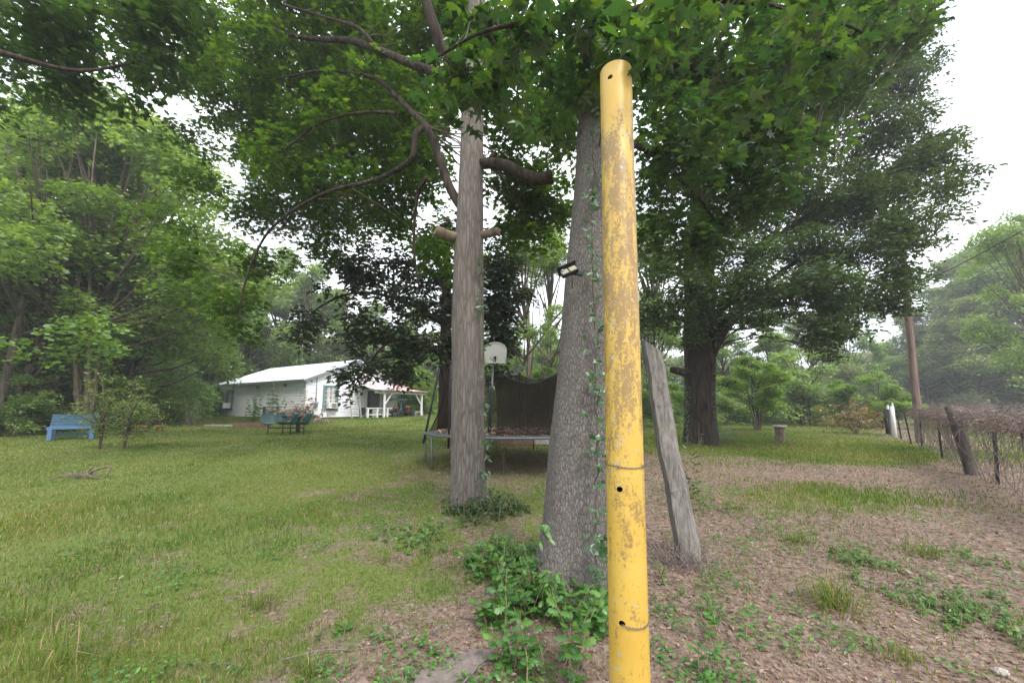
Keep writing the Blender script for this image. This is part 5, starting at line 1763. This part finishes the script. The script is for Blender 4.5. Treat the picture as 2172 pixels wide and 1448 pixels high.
ad_ = nt.nodes.new('ShaderNodeMath'); ad_.operation = 'MULTIPLY'
nt.links.new(sm_.outputs[0], ad_.inputs[0]); nt.links.new(wear, ad_.inputs[1])
c = mixc(nt, ramp(nt, ad_.outputs[0], [(0.152, 0.0), (0.166, 0.85), (0.22, 0.95)]), base, (0.22, 0.14, 0.05))
c = mixc(nt, ramp(nt, noise(nt, v, 60, 4, .7), [(0.63, 0.0), (0.68, .6)]), c, (0.40, 0.30, 0.17))
chips = noise(nt, v, 30, 4, .6)
c = mixc(nt, ramp(nt, chips, [(0.66, 0.0), (0.675, .9)]), c, (0.30, 0.33, 0.33))
c = mixc(nt, ramp(nt, noise(nt, vs, 26, 6, .8), [(0.66, 0), (.70, .8)]), c, (0.12, 0.07, 0.035))
principled(nt, out, c, ramp(nt, dirt, [(0.3, .32), (0.7, .6)]), dirt, 0.12, 0.003, 0.5)
M_pipe = m
M_wire = plain('rusty_wire', (0.16, 0.14, 0.13), .5, .3, 60, metal=.5)
Yp = 1.84
pb = at(1336, 1448, Yp); pt = at(1306, 156, 1.975)
dirp = (pt - pb) / (pt[2] - pb[2])
gp = pb + dirp * (-pb[2])
gp[2] = float(gz(gp[0], gp[1]))
pipe = empty('yellow_pipe', gp, 0, 'tall rusty yellow painted steel pipe standing upright in the foreground', 'pipe')
LP = np.array(pipe.location)
PR = .0838
bot, top = pb + dirp * (-pb[2] - .3) - LP, pt - LP
b = MB()
n = 120
rings = []
zs = np.linspace(0, 1, 60)
Pp = [bot + (top - bot) * t for t in zs]
for rad in (PR, PR - .007):
    b.tube(Pp, rad, n, 0, False)
V0, V1 = b.V
nr = 60
F0 = b.F[0][0]; F1 = b.F[1][0][:, ::-1]
b2 = MB(); b2.V = [V0, V1]; b2.n = len(V0) * 2
b2.F = [(F0, 0, False), (F1, 1, False)]
base2 = len(V0)
lo = [[q, base2 + q, base2 + (q + 1) % n, (q + 1) % n] for q in range(n)]
hi = [[(nr - 1) * n + q, (nr - 1) * n + (q + 1) % n, base2 + (nr - 1) * n + (q + 1) % n, base2 + (nr - 1) * n + q] for q in range(n)]
b2.F += [(np.array(lo), 0, False), (np.array(hi), 0, False)]
M_rust_shade = plain('rust_and_shade', (0.05, 0.028, 0.016), .95, .4, 30)  # pipe inside: rust brown, with the shade seen through the holes put into the colour
pipe_o = b2.build('pipe_shaft', [M_pipe, M_rust_shade], pipe)
cutters = []
for px, py in ((1315, 1038), (1321, 1326), (1295, 160)):
    cpt = at(px, py, Yp + (1448 - py) / 1320 * .14 - PR) - LP
    c_ = MB()
    ax = np.array([at(px, py, 2)[0] * .2, 1.0, 0]); ax /= np.linalg.norm(ax)
    c_.tube([cpt - ax * .06, cpt + ax * .06], .0125, 20)
    co = c_.build('cut', M_pipe, pipe)
    bm_ = pipe_o.modifiers.new('hole', 'BOOLEAN'); bm_.object = co; bm_.operation = 'DIFFERENCE'; bm_.solver = 'EXACT'
    cutters.append(co)
bpy.context.view_layer.update()
dg = bpy.context.evaluated_depsgraph_get()
nm = bpy.data.meshes.new_from_object(pipe_o.evaluated_get(dg))
pipe_o.modifiers.clear()
pipe_o.data = nm
for co in cutters:
    bpy.data.objects.remove(co, do_unlink=True)


def axis_at(py):
    """pipe axis point (relative to its foot) at picture row py"""
    p = pb + (pt - pb) * 0.5
    best = min(np.linspace(-0.05, 1.05, 1500), key=lambda t: abs(proj(pb + (pt - pb) * t)[1] - py))
    return pb + (pt - pb) * best - LP


def proj(p):
    d = np.asarray(p) - np.array([0, 0, CAMZ])
    z_ = np.dot(d, FWD)
    return CX + d[0] / z_ * FP, CY - np.dot(d, UPV) / z_ * FP


def twisted(mb, P, r_=.0014, amp=.0018, f=170):
    P = np.array(P)
    s = np.linspace(0, 1, len(P))
    L_ = np.linalg.norm(np.diff(P, axis=0), axis=1).sum()
    for ph in (0, PI):
        off = np.stack([np.cos(s * L_ * f + ph), np.sin(s * L_ * f + ph) * .6, np.sin(s * L_ * f + ph)], 1) * amp
        mb.tube(P + off, r_, 5, 0, False)


ca = axis_at(985)
b = MB()
twisted(b, [ca + np.array([math.cos(a) * (PR + .003), math.sin(a) * (PR + .003), .004 * math.sin(a * 2 + 1)]) for a in np.linspace(-PI / 2, 1.5 * PI, 120)])
for a_ in (-.15, -.75, -2.2):
    q = ca + np.array([math.cos(a_) * (PR + .006), math.sin(a_) * (PR + .006), 0])
    b.tube([q + [-.006, -.002, -.012], q + [.004, 0, .0], q + [.008, -.004, .011]], .0013, 5, 0, False)
    b.tube([q + [.006, -.003, -.010], q + [.0, 0, .0], q + [-.008, -.004, .009]], .0013, 5, 0, False)
b.build('tie_wire', M_wire, pipe)
ca = axis_at(1326); ca[2] = (at(1321, 1326, Yp + .013 - PR) - LP)[2]
b = MB()
P = [ca + np.array([math.cos(a) * (PR + .003 + .006 * max(0, a + .5)), math.sin(a) * (PR + .004), -.011 * math.sin((a + 2.16) / 2.1 * PI) + .018 * max(0, a + .6)]) for a in np.linspace(-2.14, .5, 76)]
twisted(b, P, .0016, .002)
b.build('tie_wire', M_wire, pipe)

# ------------------------------------------------------------------ leaning grey timber post
m, nt, out = newmat('weathered_timber')
v = coords(nt, (34, 34, 2.2))
v2 = coords(nt)
gn = noise(nt, v, 1.0, 8, .75)
c = ramp(nt, gn, [(0.25, (0.039, 0.035, 0.031)), (0.45, (0.133, 0.121, 0.109)), (0.62, (0.226, 0.211, 0.195)), (0.8, (0.312, 0.289, 0.265))])
c = mixc(nt, ramp(nt, noise(nt, v2, 3, 4, .6), [(0.5, 0), (0.7, .55)]), c, (0.187, 0.172, 0.101))
c = mixc(nt, ramp(nt, noise(nt, v2, 2.2, 3, .6), [(0.55, 0), (0.72, .5)]), c, (0.055, 0.051, 0.047))
principled(nt, out, c, .9, gn, .8, .012, .15)
M_timber = m
gl = G(1462, 1190)
pl_top = at(1381, 736, gl[1] + .35)
post = empty('leaning_post', gl, 0, 'split grey timber post leaning left beside the yellow pipe', 'post')
rows = []
for t in np.linspace(-.06, 1, 26):
    ctr = (pl_top - gl) * t
    w_ = (.205 - .035 * max(t, 0)) / 2
    wob = .010 * math.sin(t * 9) + .006 * math.sin(t * 23)
    sec = [(-w_, -w_ * .75), (w_ * .42, -w_ * .95), (w_ * .95, -w_ * .45), (w_ * 1.0, w_ * .6), (w_ * .5, w_), (-w_ * .6, w_), (-w_ * 1.02, w_ * .4)]
    rows.append([ctr + np.array([x_ + wob, y_ + wob * .5, (.025 * x_ / w_ * -1 + (.03 if x_ < 0 else -.02)) * (1 if t > .98 else 0)]) + RNG.normal(0, .0022, 3) for x_, y_ in sec])
V = np.array(rows).reshape(-1, 3)
F = [[k * 7 + q, k * 7 + (q + 1) % 7, (k + 1) * 7 + (q + 1) % 7, (k + 1) * 7 + q] for k in range(25) for q in range(7)] + [list(range(6, -1, -1)), [25 * 7 + q for q in range(7)]]
b = MB(); b.add(V, F)
b.build('post_shaft', M_timber, post, bevel=.006)
for (py, ph) in ((865, 0), (1045, 1)):
    t = (proj(gl)[1] - py) / (proj(gl)[1] - proj(pl_top)[1])
    ctr = (pl_top - gl) * t
    w_ = .118 - .01 * t
    b = MB()
    b.tube([ctr + np.array([math.cos(a) * w_ * (1 + .1 * math.sin(3 * a)), math.sin(a) * w_, .03 * math.sin(a + ph) + .03 * math.cos(a)]) for a in np.linspace(0, 2 * PI, 40)], .0022, 5, 0, False)
    b.build('tie_wire', M_wire, post)
# dry grass tangle at the foot of the leaning post
b = MB()
for k in range(360):
    a = RNG.random() * 6.28; rr = abs(RNG.normal(0, .13)) + .05
    p = np.array([math.cos(a) * rr - .1, math.sin(a) * rr - .05, 0])
    q = p + np.array([RNG.normal(0, .09), RNG.normal(0, .09), RNG.uniform(.03, .20)])
    b.tube([p, (p + q) / 2 + RNG.normal(0, .02, 3), q], [.0028, .002, .001], 3, 0, False)
e = empty('dry_grass_tuft', gl, 0, 'tangle of dead brown grass around the foot of the leaning timber post', 'dry grass')
b.build('stalk_tangle', M_deadstem, e)

# ------------------------------------------------------------------ floodlight on the thick trunk
M_plas = plain('black_plastic', (.015, .016, .02), .45, .2, 20)
M_led = plain('led_panel', (.30, .30, .20), .5, .08, 60)
fl_ = at(1207, 577, Y2 - .36)
e = empty('flood_light', fl_, 0, 'black twin panel solar flood light fixed to the left side of the thick trunk', 'light')
Rf = np.array(Matrix.Rotation(math.radians(-24), 3, 'Y') @ Matrix.Rotation(math.radians(-38), 3, 'X'))
b = MB(); b.box((0, 0, 0), (.185, .045, .085), Rf); b.build('housing', M_plas, e, bevel=.008)
for s_ in (-.043, .045):
    b = MB(); b.box(Rf @ np.array([s_, -.026, 0]), (.072, .008, .068), Rf); b.build('lamp_panel', M_led, e)
b = MB(); b.box(Rf @ np.array([.0, -.02, .052]), (.21, .10, .012), Rf); b.build('solar_panel', M_plas, e)
b = MB(); b.lathe([(0, -.012), (.013, -.01), (.013, .01), (0, .016)], 12, Rf @ np.array([-.06, -.036, .018])); b.build('sensor', M_metal, e)
b = MB(); b.bar((.06, .03, 0), (.17, .16, .03), .05, .03); b.tube([(.03, 0, -.04), (.035, .03, -.16)], .006, 6); b.build('bracket', M_plas, e)


# ------------------------------------------------------------------ vines
def vine(name, path, rad, n, L, label, seed, tm=T_STAR, mat=L_weedd):
    P, _ = pxpath([(a_, b_, c_, 4) for a_, b_, c_ in path], 8)
    e = empty(name, P[0], 0, label, 'vine')
    o_ = P[0]
    b = MB()
    b.tube(P - o_ + RNG.normal(0, .006, P.shape), .005, 5, 0, False)
    b.build('stem', M_twig, e)
    b = MB()
    i_ = RNG.integers(0, len(P), n)
    Q = P[i_] - o_ + np.stack([RNG.normal(0, rad, n), RNG.normal(-.03, rad * .35, n), RNG.normal(0, .05, n)], 1)
    a = RNG.uniform(-PI, 0, n)
    D = np.stack([np.cos(a), np.sin(a) * .5, RNG.normal(-.6, .5, n)], 1)
    U = np.stack([RNG.normal(0, .5, n), -np.ones(n), RNG.normal(.3, .4, n)], 1)
    put_leaves(b, tm, Q, D, U, L * RNG.uniform(.5, 1.2, n))
    b.build('foliage', mat, e)


e_fl = e
e_fl.scale = (.72, .72, .72)
vine('climbing_vine', [(1268, 1230, Y2 - .42), (1262, 1100, Y2 - .36), (1268, 950, Y2 - .34), (1262, 820, Y2 - .3), (1268, 700, Y2 - .28)], .045, 80, .07, 'green vine climbing low on the thick trunk beside the yellow pipe', 1, T_STAR, L_weedd)
vine('climbing_vine', [(1262, 700, Y2 - .30), (1258, 600, Y2 - .28), (1256, 480, Y2 - .24), (1262, 380, Y2 - .2), (1256, 280, Y2 - .2)], .04, 90, .065, 'dark vine high on the thick trunk above the flood light', 2, T_OVAL)
vine('climbing_vine', [(1170, 1210, Y2 - .52), (1160, 1150, Y2 - .48), (1150, 1110, Y2 - .44)], .05, 16, .06, 'few heart shaped vine leaves at the left of the flared trunk base', 3, T_OVAL, L_weed)
vine('climbing_vine', [(1022, 1050, Y1 - .26), (1028, 940, Y1 - .22), (1030, 850, Y1 - .2), (1026, 760, Y1 - .2), (1024, 640, Y1 - .2), (1022, 540, Y1 - .18)], .045, 110, .085, 'thin vine with small leaves up the right side of the pale trunk', 4, T_OVAL)
vine('climbing_vine', [(1460, 950, Y3 - .45), (1455, 860, Y3 - .45), (1450, 780, Y3 - .45)], .07, 160, .09, 'dark ivy on the left edge of the massive oak trunk', 5, T_OVAL)
vine('climbing_vine', [(1522, 950, Y3 - .4), (1516, 860, Y3 - .45), (1515, 770, Y3 - .45)], .07, 160, .09, 'dark ivy on the right edge of the massive oak trunk', 6, T_OVAL)

# ------------------------------------------------------------------ undergrowth and weeds
def weed_thing(name, px, py, H, ns, nl, L, lab, cat, tm=T_LOBE, mat=L_weed, spread=.06, lean=.35, smat=None):
    g_ = G(px, py)
    b = MB()
    for k in range(ns):
        weed(b, np.array([RNG.normal(0, spread), RNG.normal(0, spread), 0]), H * RNG.uniform(.55, 1.1), nl, L, tm, lean)
    e = empty(name, g_, 0, lab, cat)
    b.build('foliage', [mat, smat or M_twigl], e)
    return e


def mass(name, spots, label, mat, tm, L, nl, H):
    b = MB()
    for (px, py, rad, n_) in spots:
        c = G(px, py)
        for k in range(n_):
            a = RNG.random() * 6.28; rr = rad * math.sqrt(RNG.random())
            x_, y_ = c[0] + math.cos(a) * rr, c[1] + math.sin(a) * rr
            weed(b, np.array([x_, y_, float(gz(x_, y_))]), H * RNG.uniform(.5, 1.2), nl, L, tm, .45)
    return tag(b.build(name, [mat, M_twigl]), label, 'undergrowth', kind='stuff')


mass('undergrowth', [(1060, 1200, .28, 44), (1120, 1250, .26, 42), (1090, 1310, .22, 28), (1180, 1270, .2, 16), (1240, 1330, .14, 16), (1270, 1270, .12, 12)], 'bright green lobed weeds around the foot of the thick trunk', L_weed, T_LOBE, .095, 11, .22)
mass('undergrowth', [(975, 1080, .26, 40), (1040, 1075, .38, 70), (1010, 1100, .3, 40), (1090, 1085, .2, 25)], 'dark green low weeds around the foot of the pale trunk', L_weedd, T_OVAL, .07, 12, .15)
mass('undergrowth', [(860, 1140, .3, 26), (900, 1165, .25, 20), (930, 1120, .25, 16)], 'light green seedlings in the lawn left of the pale trunk', L_weed, T_STAR, .06, 7, .12)
mass('undergrowth', [(1900, 1250, .3, 26), (2000, 1290, .3, 50), (2060, 1320, .3, 50), (2110, 1290, .25, 30), (2080, 1190, .3, 30), (1800, 1185, .22, 40), (1850, 1200, .18, 30)], 'low green weeds spreading over the leaf litter at the lower right', L_weed, T_OVAL, .05, 9, .08)
mass('undergrowth', [(1530, 940, .5, 60), (1425, 935, .5, 30), (1545, 925, .5, 40)], 'small dark weeds around the foot of the massive oak', L_weedd, T_OVAL, .09, 14, .35)
mass('undergrowth', [(1655, 938, .45, 36)], 'green weeds around the foot of the stump', L_weedd, T_OVAL, .08, 9, .15)
WT = [
    ('seedling_plant', 1130, 1430, .34, 5, 12, .10, 'tall lobed leaf seedling at the bottom edge left of the yellow pipe', 'weed'),
    ('seedling_plant', 1200, 1420, .30, 4, 11, .10, 'lobed leaf seedling nearest the yellow pipe at the bottom edge', 'weed'),
    ('seedling_plant', 1250, 1250, .26, 4, 9, .11, 'large leaved seedling between thick trunk and yellow pipe', 'weed'),
    ('seedling_plant', 1075, 1400, .22, 4, 10, .085, 'low lobed seedling left of the tall one at the bottom', 'weed'),
    ('seedling_plant', 1500, 1440, .26, 3, 12, .075, 'seedling at the bottom edge right of the yellow pipe', 'weed'),
    ('seedling_plant', 1545, 1370, .26, 3, 12, .07, 'yellow tipped oak seedling below the leaning post', 'weed'),
    ('seedling_plant', 1500, 1310, .18, 4, 9, .06, 'small seedling between yellow pipe and leaning post foot', 'weed'),
    ('seedling_plant', 900, 1385, .09, 3, 8, .06, 'small seedling in the grass at the bottom left of the trunk', 'weed'),
    ('seedling_plant', 705, 1350, .10, 3, 8, .06, 'small pale seedling beside the bare dirt patch', 'weed'),
    ('seedling_plant', 1410, 1240, .16, 4, 10, .05, 'small weed right against the yellow pipe', 'weed'),
]
for (nm_, px, py, H, ns, nl, L, lab, cat) in WT:
    weed_thing(nm_, px, py, H, ns, nl, L, lab, cat)
weed_thing('sapling', 1475, 1060, 1.05, 7, 26, .10, 'glossy leaved sapling growing behind the leaning post', 'sapling', T_OVAL, L_weedd, .10, .22)
weed_thing('sapling', 1500, 1080, .45, 9, 20, .06, 'low bush of small leaves right of the leaning post', 'sapling', T_OVAL, L_weed, .16, .4)
weed_thing('sapling', 1075, 1000, .5, 3, 9, .08, 'thin pale seedling with round leaves in front of the trampoline', 'sapling', T_OVAL, L_bright, .08, .3)
TF = [(1770, 1290, .30, 150, .10, 'large tuft of long grass in the litter at the lower right'), (1690, 1150, .16, 90, .10, 'grass tuft right of the leaning post foot'), (1560, 1080, .12, 90, .10, 'small grass tuft near the leaning post'), (1960, 1180, .22, 80, .10, 'spiky grass tuft at the right'),
      (545, 1290, .22, 60, .09, 'grass tuft with long blades in the lower left lawn'), (660, 1440, .2, 60, .08, 'grass tuft at the bottom edge of the lawn'), (120, 1420, .3, 160, .25, 'long grass at the bottom left corner'), (1920, 1400, .12, 60, .08, 'short grass tuft in the lower right corner'), (40, 1330, .26, 120, .25, 'long grass at the left edge'), (820, 1190, .14, 40, .05, 'single pale grass tuft left of the pale trunk')]
for px, py, H, n_, rad, lab in TF:
    g_ = G(px, py)
    b = MB()
    for k in range(int(n_ * 1.6)):
        a = RNG.random() * 6.28; rr = abs(RNG.normal(0, rad * 1.2))
        p = np.array([math.cos(a) * rr, math.sin(a) * rr, 0])
        ln = RNG.uniform(.15, 1.3); a2 = a + RNG.normal(0, .8); h_ = H * RNG.uniform(.3, .9)
        d = np.array([math.cos(a2), math.sin(a2), 0]); sd_ = np.array([-d[1], d[0], 0]) * .0022
        m1, tp = p + d * ln * h_ * .3 + [0, 0, h_ * .6], p + d * ln * h_ + [0, 0, h_ * (1 - .4 * ln)]
        b.add([p - sd_, p + sd_, m1 + sd_, m1 - sd_, tp], [[0, 1, 2, 3], [3, 2, 4]])
    e = empty('grass_tuft', g_, 0, lab, 'grass tuft', 'long grass tufts')
    tag(b.build('blade_clump', M_grass, e), kind='stuff')

# twigs on the ground
TWG = [(680, 1395, .40, .25, 'pale thin stick lying at the lower left'), (935, 1340, .12, .9, 'short pale twig on the lawn'), (1010, 1440, .4, 1.0, 'long dry stalk at the bottom left of the yellow pipe'), (1700, 1260, .25, .2, 'curved pale stick in the leaf litter at the right')]
for px, py, L, a, lab in TWG:
    g_ = G(px, py)
    e = empty('fallen_stick', g_, a, lab, 'stick', 'sticks on the ground')
    b = MB(); b.tube(spline([(-L / 2, 0, .02), (0, .015, .035), (L / 2, -.01, .02)], 5), np.linspace(.006, .003, 11), 6, 0, True, .05)
    b.build('stick', M_timber, e)
g_ = G(2125, 1432)
e = empty('pale_stone', g_, .3, 'small pale stone in the lower right corner', 'stone')
bm = bmesh.new(); bmesh.ops.create_icosphere(bm, subdivisions=3, radius=.028)
for v_ in bm.verts:
    v_.co.z *= .55; v_.co += Vector(RNG.normal(0, .0025, 3)); v_.co.x *= 1.2
me = bpy.data.meshes.new('stone'); bm.to_mesh(me); bm.free(); me.materials.append(M_greyw)
o = bpy.data.objects.new('stone_body', me); COL.objects.link(o); o.parent = e; o.location = (0, 0, .02)
g_ = G(960, 1425)
e = empty('flat_rock', g_, .5, 'flat grey slab sunk in the ground at the bottom of the photo', 'rock')
b = MB()
ang = np.linspace(0, 2 * PI, 19)[:-1]
rr = .16 * (1 + .25 * np.sin(ang * 2) + .12 * np.sin(ang * 5 + 1))
V = [(rr[k] * 1.5 * math.cos(a), rr[k] * .75 * math.sin(a), -.03) for k, a in enumerate(ang)] + [(rr[k] * 1.42 * math.cos(a), rr[k] * .7 * math.sin(a), .022 + .004 * math.sin(3 * a)) for k, a in enumerate(ang)] + [(0, 0, .03)]
b.add(V, [[k, (k + 1) % 18, 18 + (k + 1) % 18, 18 + k] for k in range(18)] + [[18 + k, 18 + (k + 1) % 18, 36] for k in range(18)])
b.build('rock_slab', plain('grey_rock', (.15, .125, .11), .95, .25, 25, bstr=.6), e)

# ------------------------------------------------------------------ stump with a slab on top
gs = G(1656, 939)
e = empty('tree_stump', gs, .2, 'short grey brown tree stump with a flat round slab on top, on the right lawn', 'stump')
b = MB()
P = [(0, 0, -.1), (0, 0, .1), (.0, 0, .35), (0, 0, .60)]
b.tube(P, [.23, .19, .165, .18], 24, 0, True, .05)
b.build('trunk', M_barkt, e)
b = MB(); b.lathe([(0, .6), (.24, .60), (.26, .63), (.25, .67), (.21, .68), (0, .66)], 26); b.build('slab', M_greyw, e)

# ------------------------------------------------------------------ utility poles and wires
M_upole = bark('utility_pole_wood', (0.24, 0.17, 0.14), (0.09, 0.06, 0.05), 22.0, 1.2, .4)
gu = G(1952, 940)
Yu = gu[1]
e = empty('utility_pole', gu, 0, 'brown wooden utility pole standing in the fence line at the right', 'utility pole')
ptop = at(1908, 470, Yu)
b = MB(); P = np.array([np.array([0, 0, -.3]), (ptop - gu) * .3, (ptop - gu) * .7, ptop - gu])
b.tube(spline(P, 5), np.linspace(.135, .095, 16), 18, 0, True, .015)
b.build('pole_shaft', M_upole, e)
b = MB(); p_ = at(1914, 520, Yu) - gu; b.box(p_ + [0.1, -.12, 0], (.12, .12, .2)); b.build('insulator', M_metal, e)
for (y0, x1, y1, lab) in ((618, 2420, 331, 'thick dark cable from the utility pole to the upper right'), (522, 2260, 42, 'thin faint wire from the utility pole top to the upper right corner')):
    A = at(1913, y0, Yu); B_ = at(x1, y1, 11.0)
    P = np.array([A + (B_ - A) * t - np.array([0, 0, .25 * 4 * t * (1 - t)]) for t in np.linspace(0, 1, 30)])
    e = empty('power_line', A, 0, lab, 'cable')
    b = MB(); b.tube(P - A, .016 if y0 > 600 else .007, 6, 0, False); b.build('cable', M_black, e)
Yq = 24.0
pq = at(1123, 880, Yq)
gq = np.array([pq[0], Yq, float(gz(pq[0], Yq))])
e = empty('utility_pole', gq, 0, 'slim reddish brown pole far behind the trampoline', 'utility pole')
b = MB(); p_ = at(1119, 610, Yq) - gq
b.tube([(0, 0, -.2), p_ / 2, p_], [.14, .125, .10], 14); b.build('pole_shaft', M_upole, e)

# ------------------------------------------------------------------ FENCE on the right
M_tpost = plain('dark_steel_post', (0.035, 0.04, 0.04), .7, .3, 12)
M_fwire = plain('fence_wire', (0.16, 0.15, 0.145), .6, .2, 20, metal=.4)
base_px = [(1884, 921), (1892, 923), (1901, 928), (1923, 932), (1943, 943), (1967, 952), (2005, 972), (2048, 1006), (2121, 1027), (2195, 1066), (2290, 1110), (2440, 1190)]
bases = [G(*q) for q in base_px]
# keep all on one straight-ish line
fa, fb = bases[0].copy(), bases[-3].copy()
dir2 = (fb - fa)[:2]; L2 = np.linalg.norm(dir2); dir2 /= L2


def online(p):
    t = np.dot((p - fa)[:2], dir2)
    q = fa[:2] + dir2 * t
    q = q * .6 + p[:2] * .4
    return np.array([q[0], q[1], float(gz(q[0], q[1]))])


bases = [online(p) for p in bases]
fence = empty('wire_fence', bases[0], 0, 'wire fence on steel and wooden posts running along the right side', 'fence')
F0_ = np.array(fence.location)
nrm2 = np.array([-dir2[1], dir2[0], 0])
for k, p in enumerate(bases):
    q = p - F0_
    if k == 7:
        continue
    if k == 0:
        b = MB(); b.tube([q - [0, 0, .2], q + [0, 0, .7], q + [0, 0, 1.3]], [.09, .085, .08], 12, 0, True, .05); tag(b.build('wooden_post', M_bark3, fence), 'dark wooden corner post')
    elif k == 2:
        b = MB(); b.tube([q - [0, 0, .2], q + [0, 0, .7], q + [0, 0, 1.42]], [.082, .08, .075], 12, 0, True, .03)
        b.tube([q + [.04, 0, 1.42], q + [.04, 0, 1.55]], [.035, .03], 8)
        tag(b.build('wooden_post', M_whitew, fence), 'white painted post')
    elif k == 1:
        b = MB(); b.bar(q - [0, 0, .2], q + [0, 0, 1.25], .05, .05); po = b.build('steel_post', M_tpost, fence)
        b = MB(); b.bar(q + [0, 0, 1.252], q + [0, 0, 1.45], .07, .07); b.build('post_cap', M_whitew, po)
    else:
        h_ = 1.22
        ln = np.array([RNG.normal(-.03, .03), RNG.normal(0, .03), 0])
        b = MB()
        b.bar(q - [0, 0, .2], q + [0, 0, h_] + ln, .045, .012); b.bar(q - [0, .02, .2], q + [0, -.02, h_] + ln, .01, .04)
        for s in range(8):
            b.box(q + [0, -.025, .2 + .13 * s] + ln * (.2 + .13 * s), (.02, .012, .02))
        b.build('steel_post', M_tpost, fence)
lp = bases[7] - F0_
ltop = at(2014, 862, bases[7][1] + .25) - F0_
b = MB(); b.tube(spline([lp - (ltop - lp) * .1, lp + (ltop - lp) * .4 + [.02, 0, 0], ltop], 7), np.linspace(.105, .09, 15), 18, 0, True, .07)
tag(b.build('wooden_post', bark('old_post', (0.13, .11, .095), (.025, .02, .018), 18, 2, .9), fence, ), 'thick dark leaning wooden post')
b = MB()
hs = [.12, .3, .48, .66, .84, 1.0, 1.15]
B3 = np.array([p - F0_ for p in bases])
for h_ in hs:
    P = []
    for k in range(len(B3) - 1):
        for t in np.linspace(0, 1, 5, endpoint=False):
            P.append(B3[k] * (1 - t) + B3[k + 1] * t + [0, 0, h_ - .015 * math.sin(PI * t)] + nrm2 * .03)
    b.tube(P, .0028, 4, 0, False)
cum = 0
for k in range(len(B3) - 1):
    L_ = np.linalg.norm(B3[k + 1] - B3[k])
    for t in np.arange(0, 1, .22 / L_):
        p = B3[k] * (1 - t) + B3[k + 1] * t + nrm2 * .03
        b.tube([p + [0, 0, .1], p + [0, 0, 1.16]], .0024, 4, 0, False)
b.build('wire_mesh', M_fwire, fence)

# dead vine thicket draped along the fence top
b = MB()
seg = B3[5:]
cl = np.concatenate([[0], np.cumsum(np.linalg.norm(np.diff(seg, axis=0), axis=1))])


def fp(s):
    return np.array([np.interp(s, cl, seg[:, i_]) for i_ in range(3)])


VS = 1.0 if np.dot(nrm2[:2], fa[:2] * 0 + np.array([1.0, -0.2])) > 0 else -1.0
for k in range(3100):
    s = RNG.uniform(0, cl[-1])
    fade = min(1, (s + .6) / 2.5)
    p = fp(s) + nrm2 * (.16 + RNG.normal(.0, .15)) * VS + np.array([0, 0, 1.17 + RNG.normal(.03, .125) * fade])
    a = RNG.random() * 6.28
    d = np.array([math.cos(a), math.sin(a), RNG.normal(0, .35)]) * RNG.uniform(.15, .5)
    d += np.array([dir2[0], dir2[1], 0]) * RNG.normal(0, .22)
    b.tube([p, p + d * .5 + RNG.normal(0, .05, 3), p + d + [0, 0, -.05]], [.0045, .0038, .002], 3, 0, False)
for k in range(230):
    s = RNG.uniform(0, cl[-1])
    p = fp(s) + nrm2 * RNG.normal(0, .08)
    t_ = p + np.array([RNG.normal(0, .1), RNG.normal(0, .1), 1.15])
    m1 = p + np.array([RNG.normal(0, .12), RNG.normal(0, .08), .4]); m2 = p + np.array([RNG.normal(0, .12), RNG.normal(0, .08), .8])
    if RNG.random() < .45: p = m1 + RNG.normal(0, .05, 3)
    b.tube(spline([p, m1, m2, t_], 4), np.linspace(.006, .004, 13), 4, 0, False)
Q = np.array([fp(RNG.uniform(0, cl[-1])) + nrm2 * RNG.normal(0, .15) + [0, 0, 1.2 + RNG.normal(0, .1)] for _ in range(500)])
sprays(b, Q, T_OVAL, .05, 4, .15, tilt=.9, mat=1)
b.V = [v_ for v_ in b.V]
e = empty('dead_vine', F0_, 0, 'thick brown tangle of dead vines draped over the top of the right fence', 'vine')
b.build('stem_tangle', [M_deadstem, L_dead], e)
# rusty leaved bush at the far fence corner
pq_ = bases[0] + np.array([-1.2, .5, 0]); pq_[2] = float(gz(pq_[0], pq_[1]))
b = MB(); Q = RNG.normal(0, 1, (220, 3)) * [.7, .5, .4] + [0, 0, .8]; Q[:, 2] = np.abs(Q[:, 2]); sprays(b, Q, T_QUAD, .13, 8, .3, tilt=.8)
for k in range(8):
    q = Q[RNG.integers(len(Q))]; b.tube([(0, 0, -.1), q * .5, q], [.025, .018, .008], 5, 1, False)
e = empty('rusty_bush', pq_, 0, 'reddish brown half dead bush at the far corner of the fence', 'bush')
b.build('foliage', [leafmat('rusty_leaves', [(.10, .15, .04), (.14, .17, .05), (.32, .13, .06), (.26, .16, .08)], .3, .04), M_twig], e)

# ------------------------------------------------------------------ humid air
m, nt, out = newmat('humid_air')
vp = nt.nodes.new('ShaderNodeVolumePrincipled')
vp.inputs['Color'].default_value = (0.93, 0.96, 1.0, 1)
vp.inputs['Density'].default_value = 0.0017
vp.inputs['Anisotropy'].default_value = 0.2
nt.links.new(vp.outputs[0], out.inputs['Volume'])
b = MB(); b.box((0, 0, 18), (900, 900, 46))
tag(b.build('haze', m), kind='stuff')
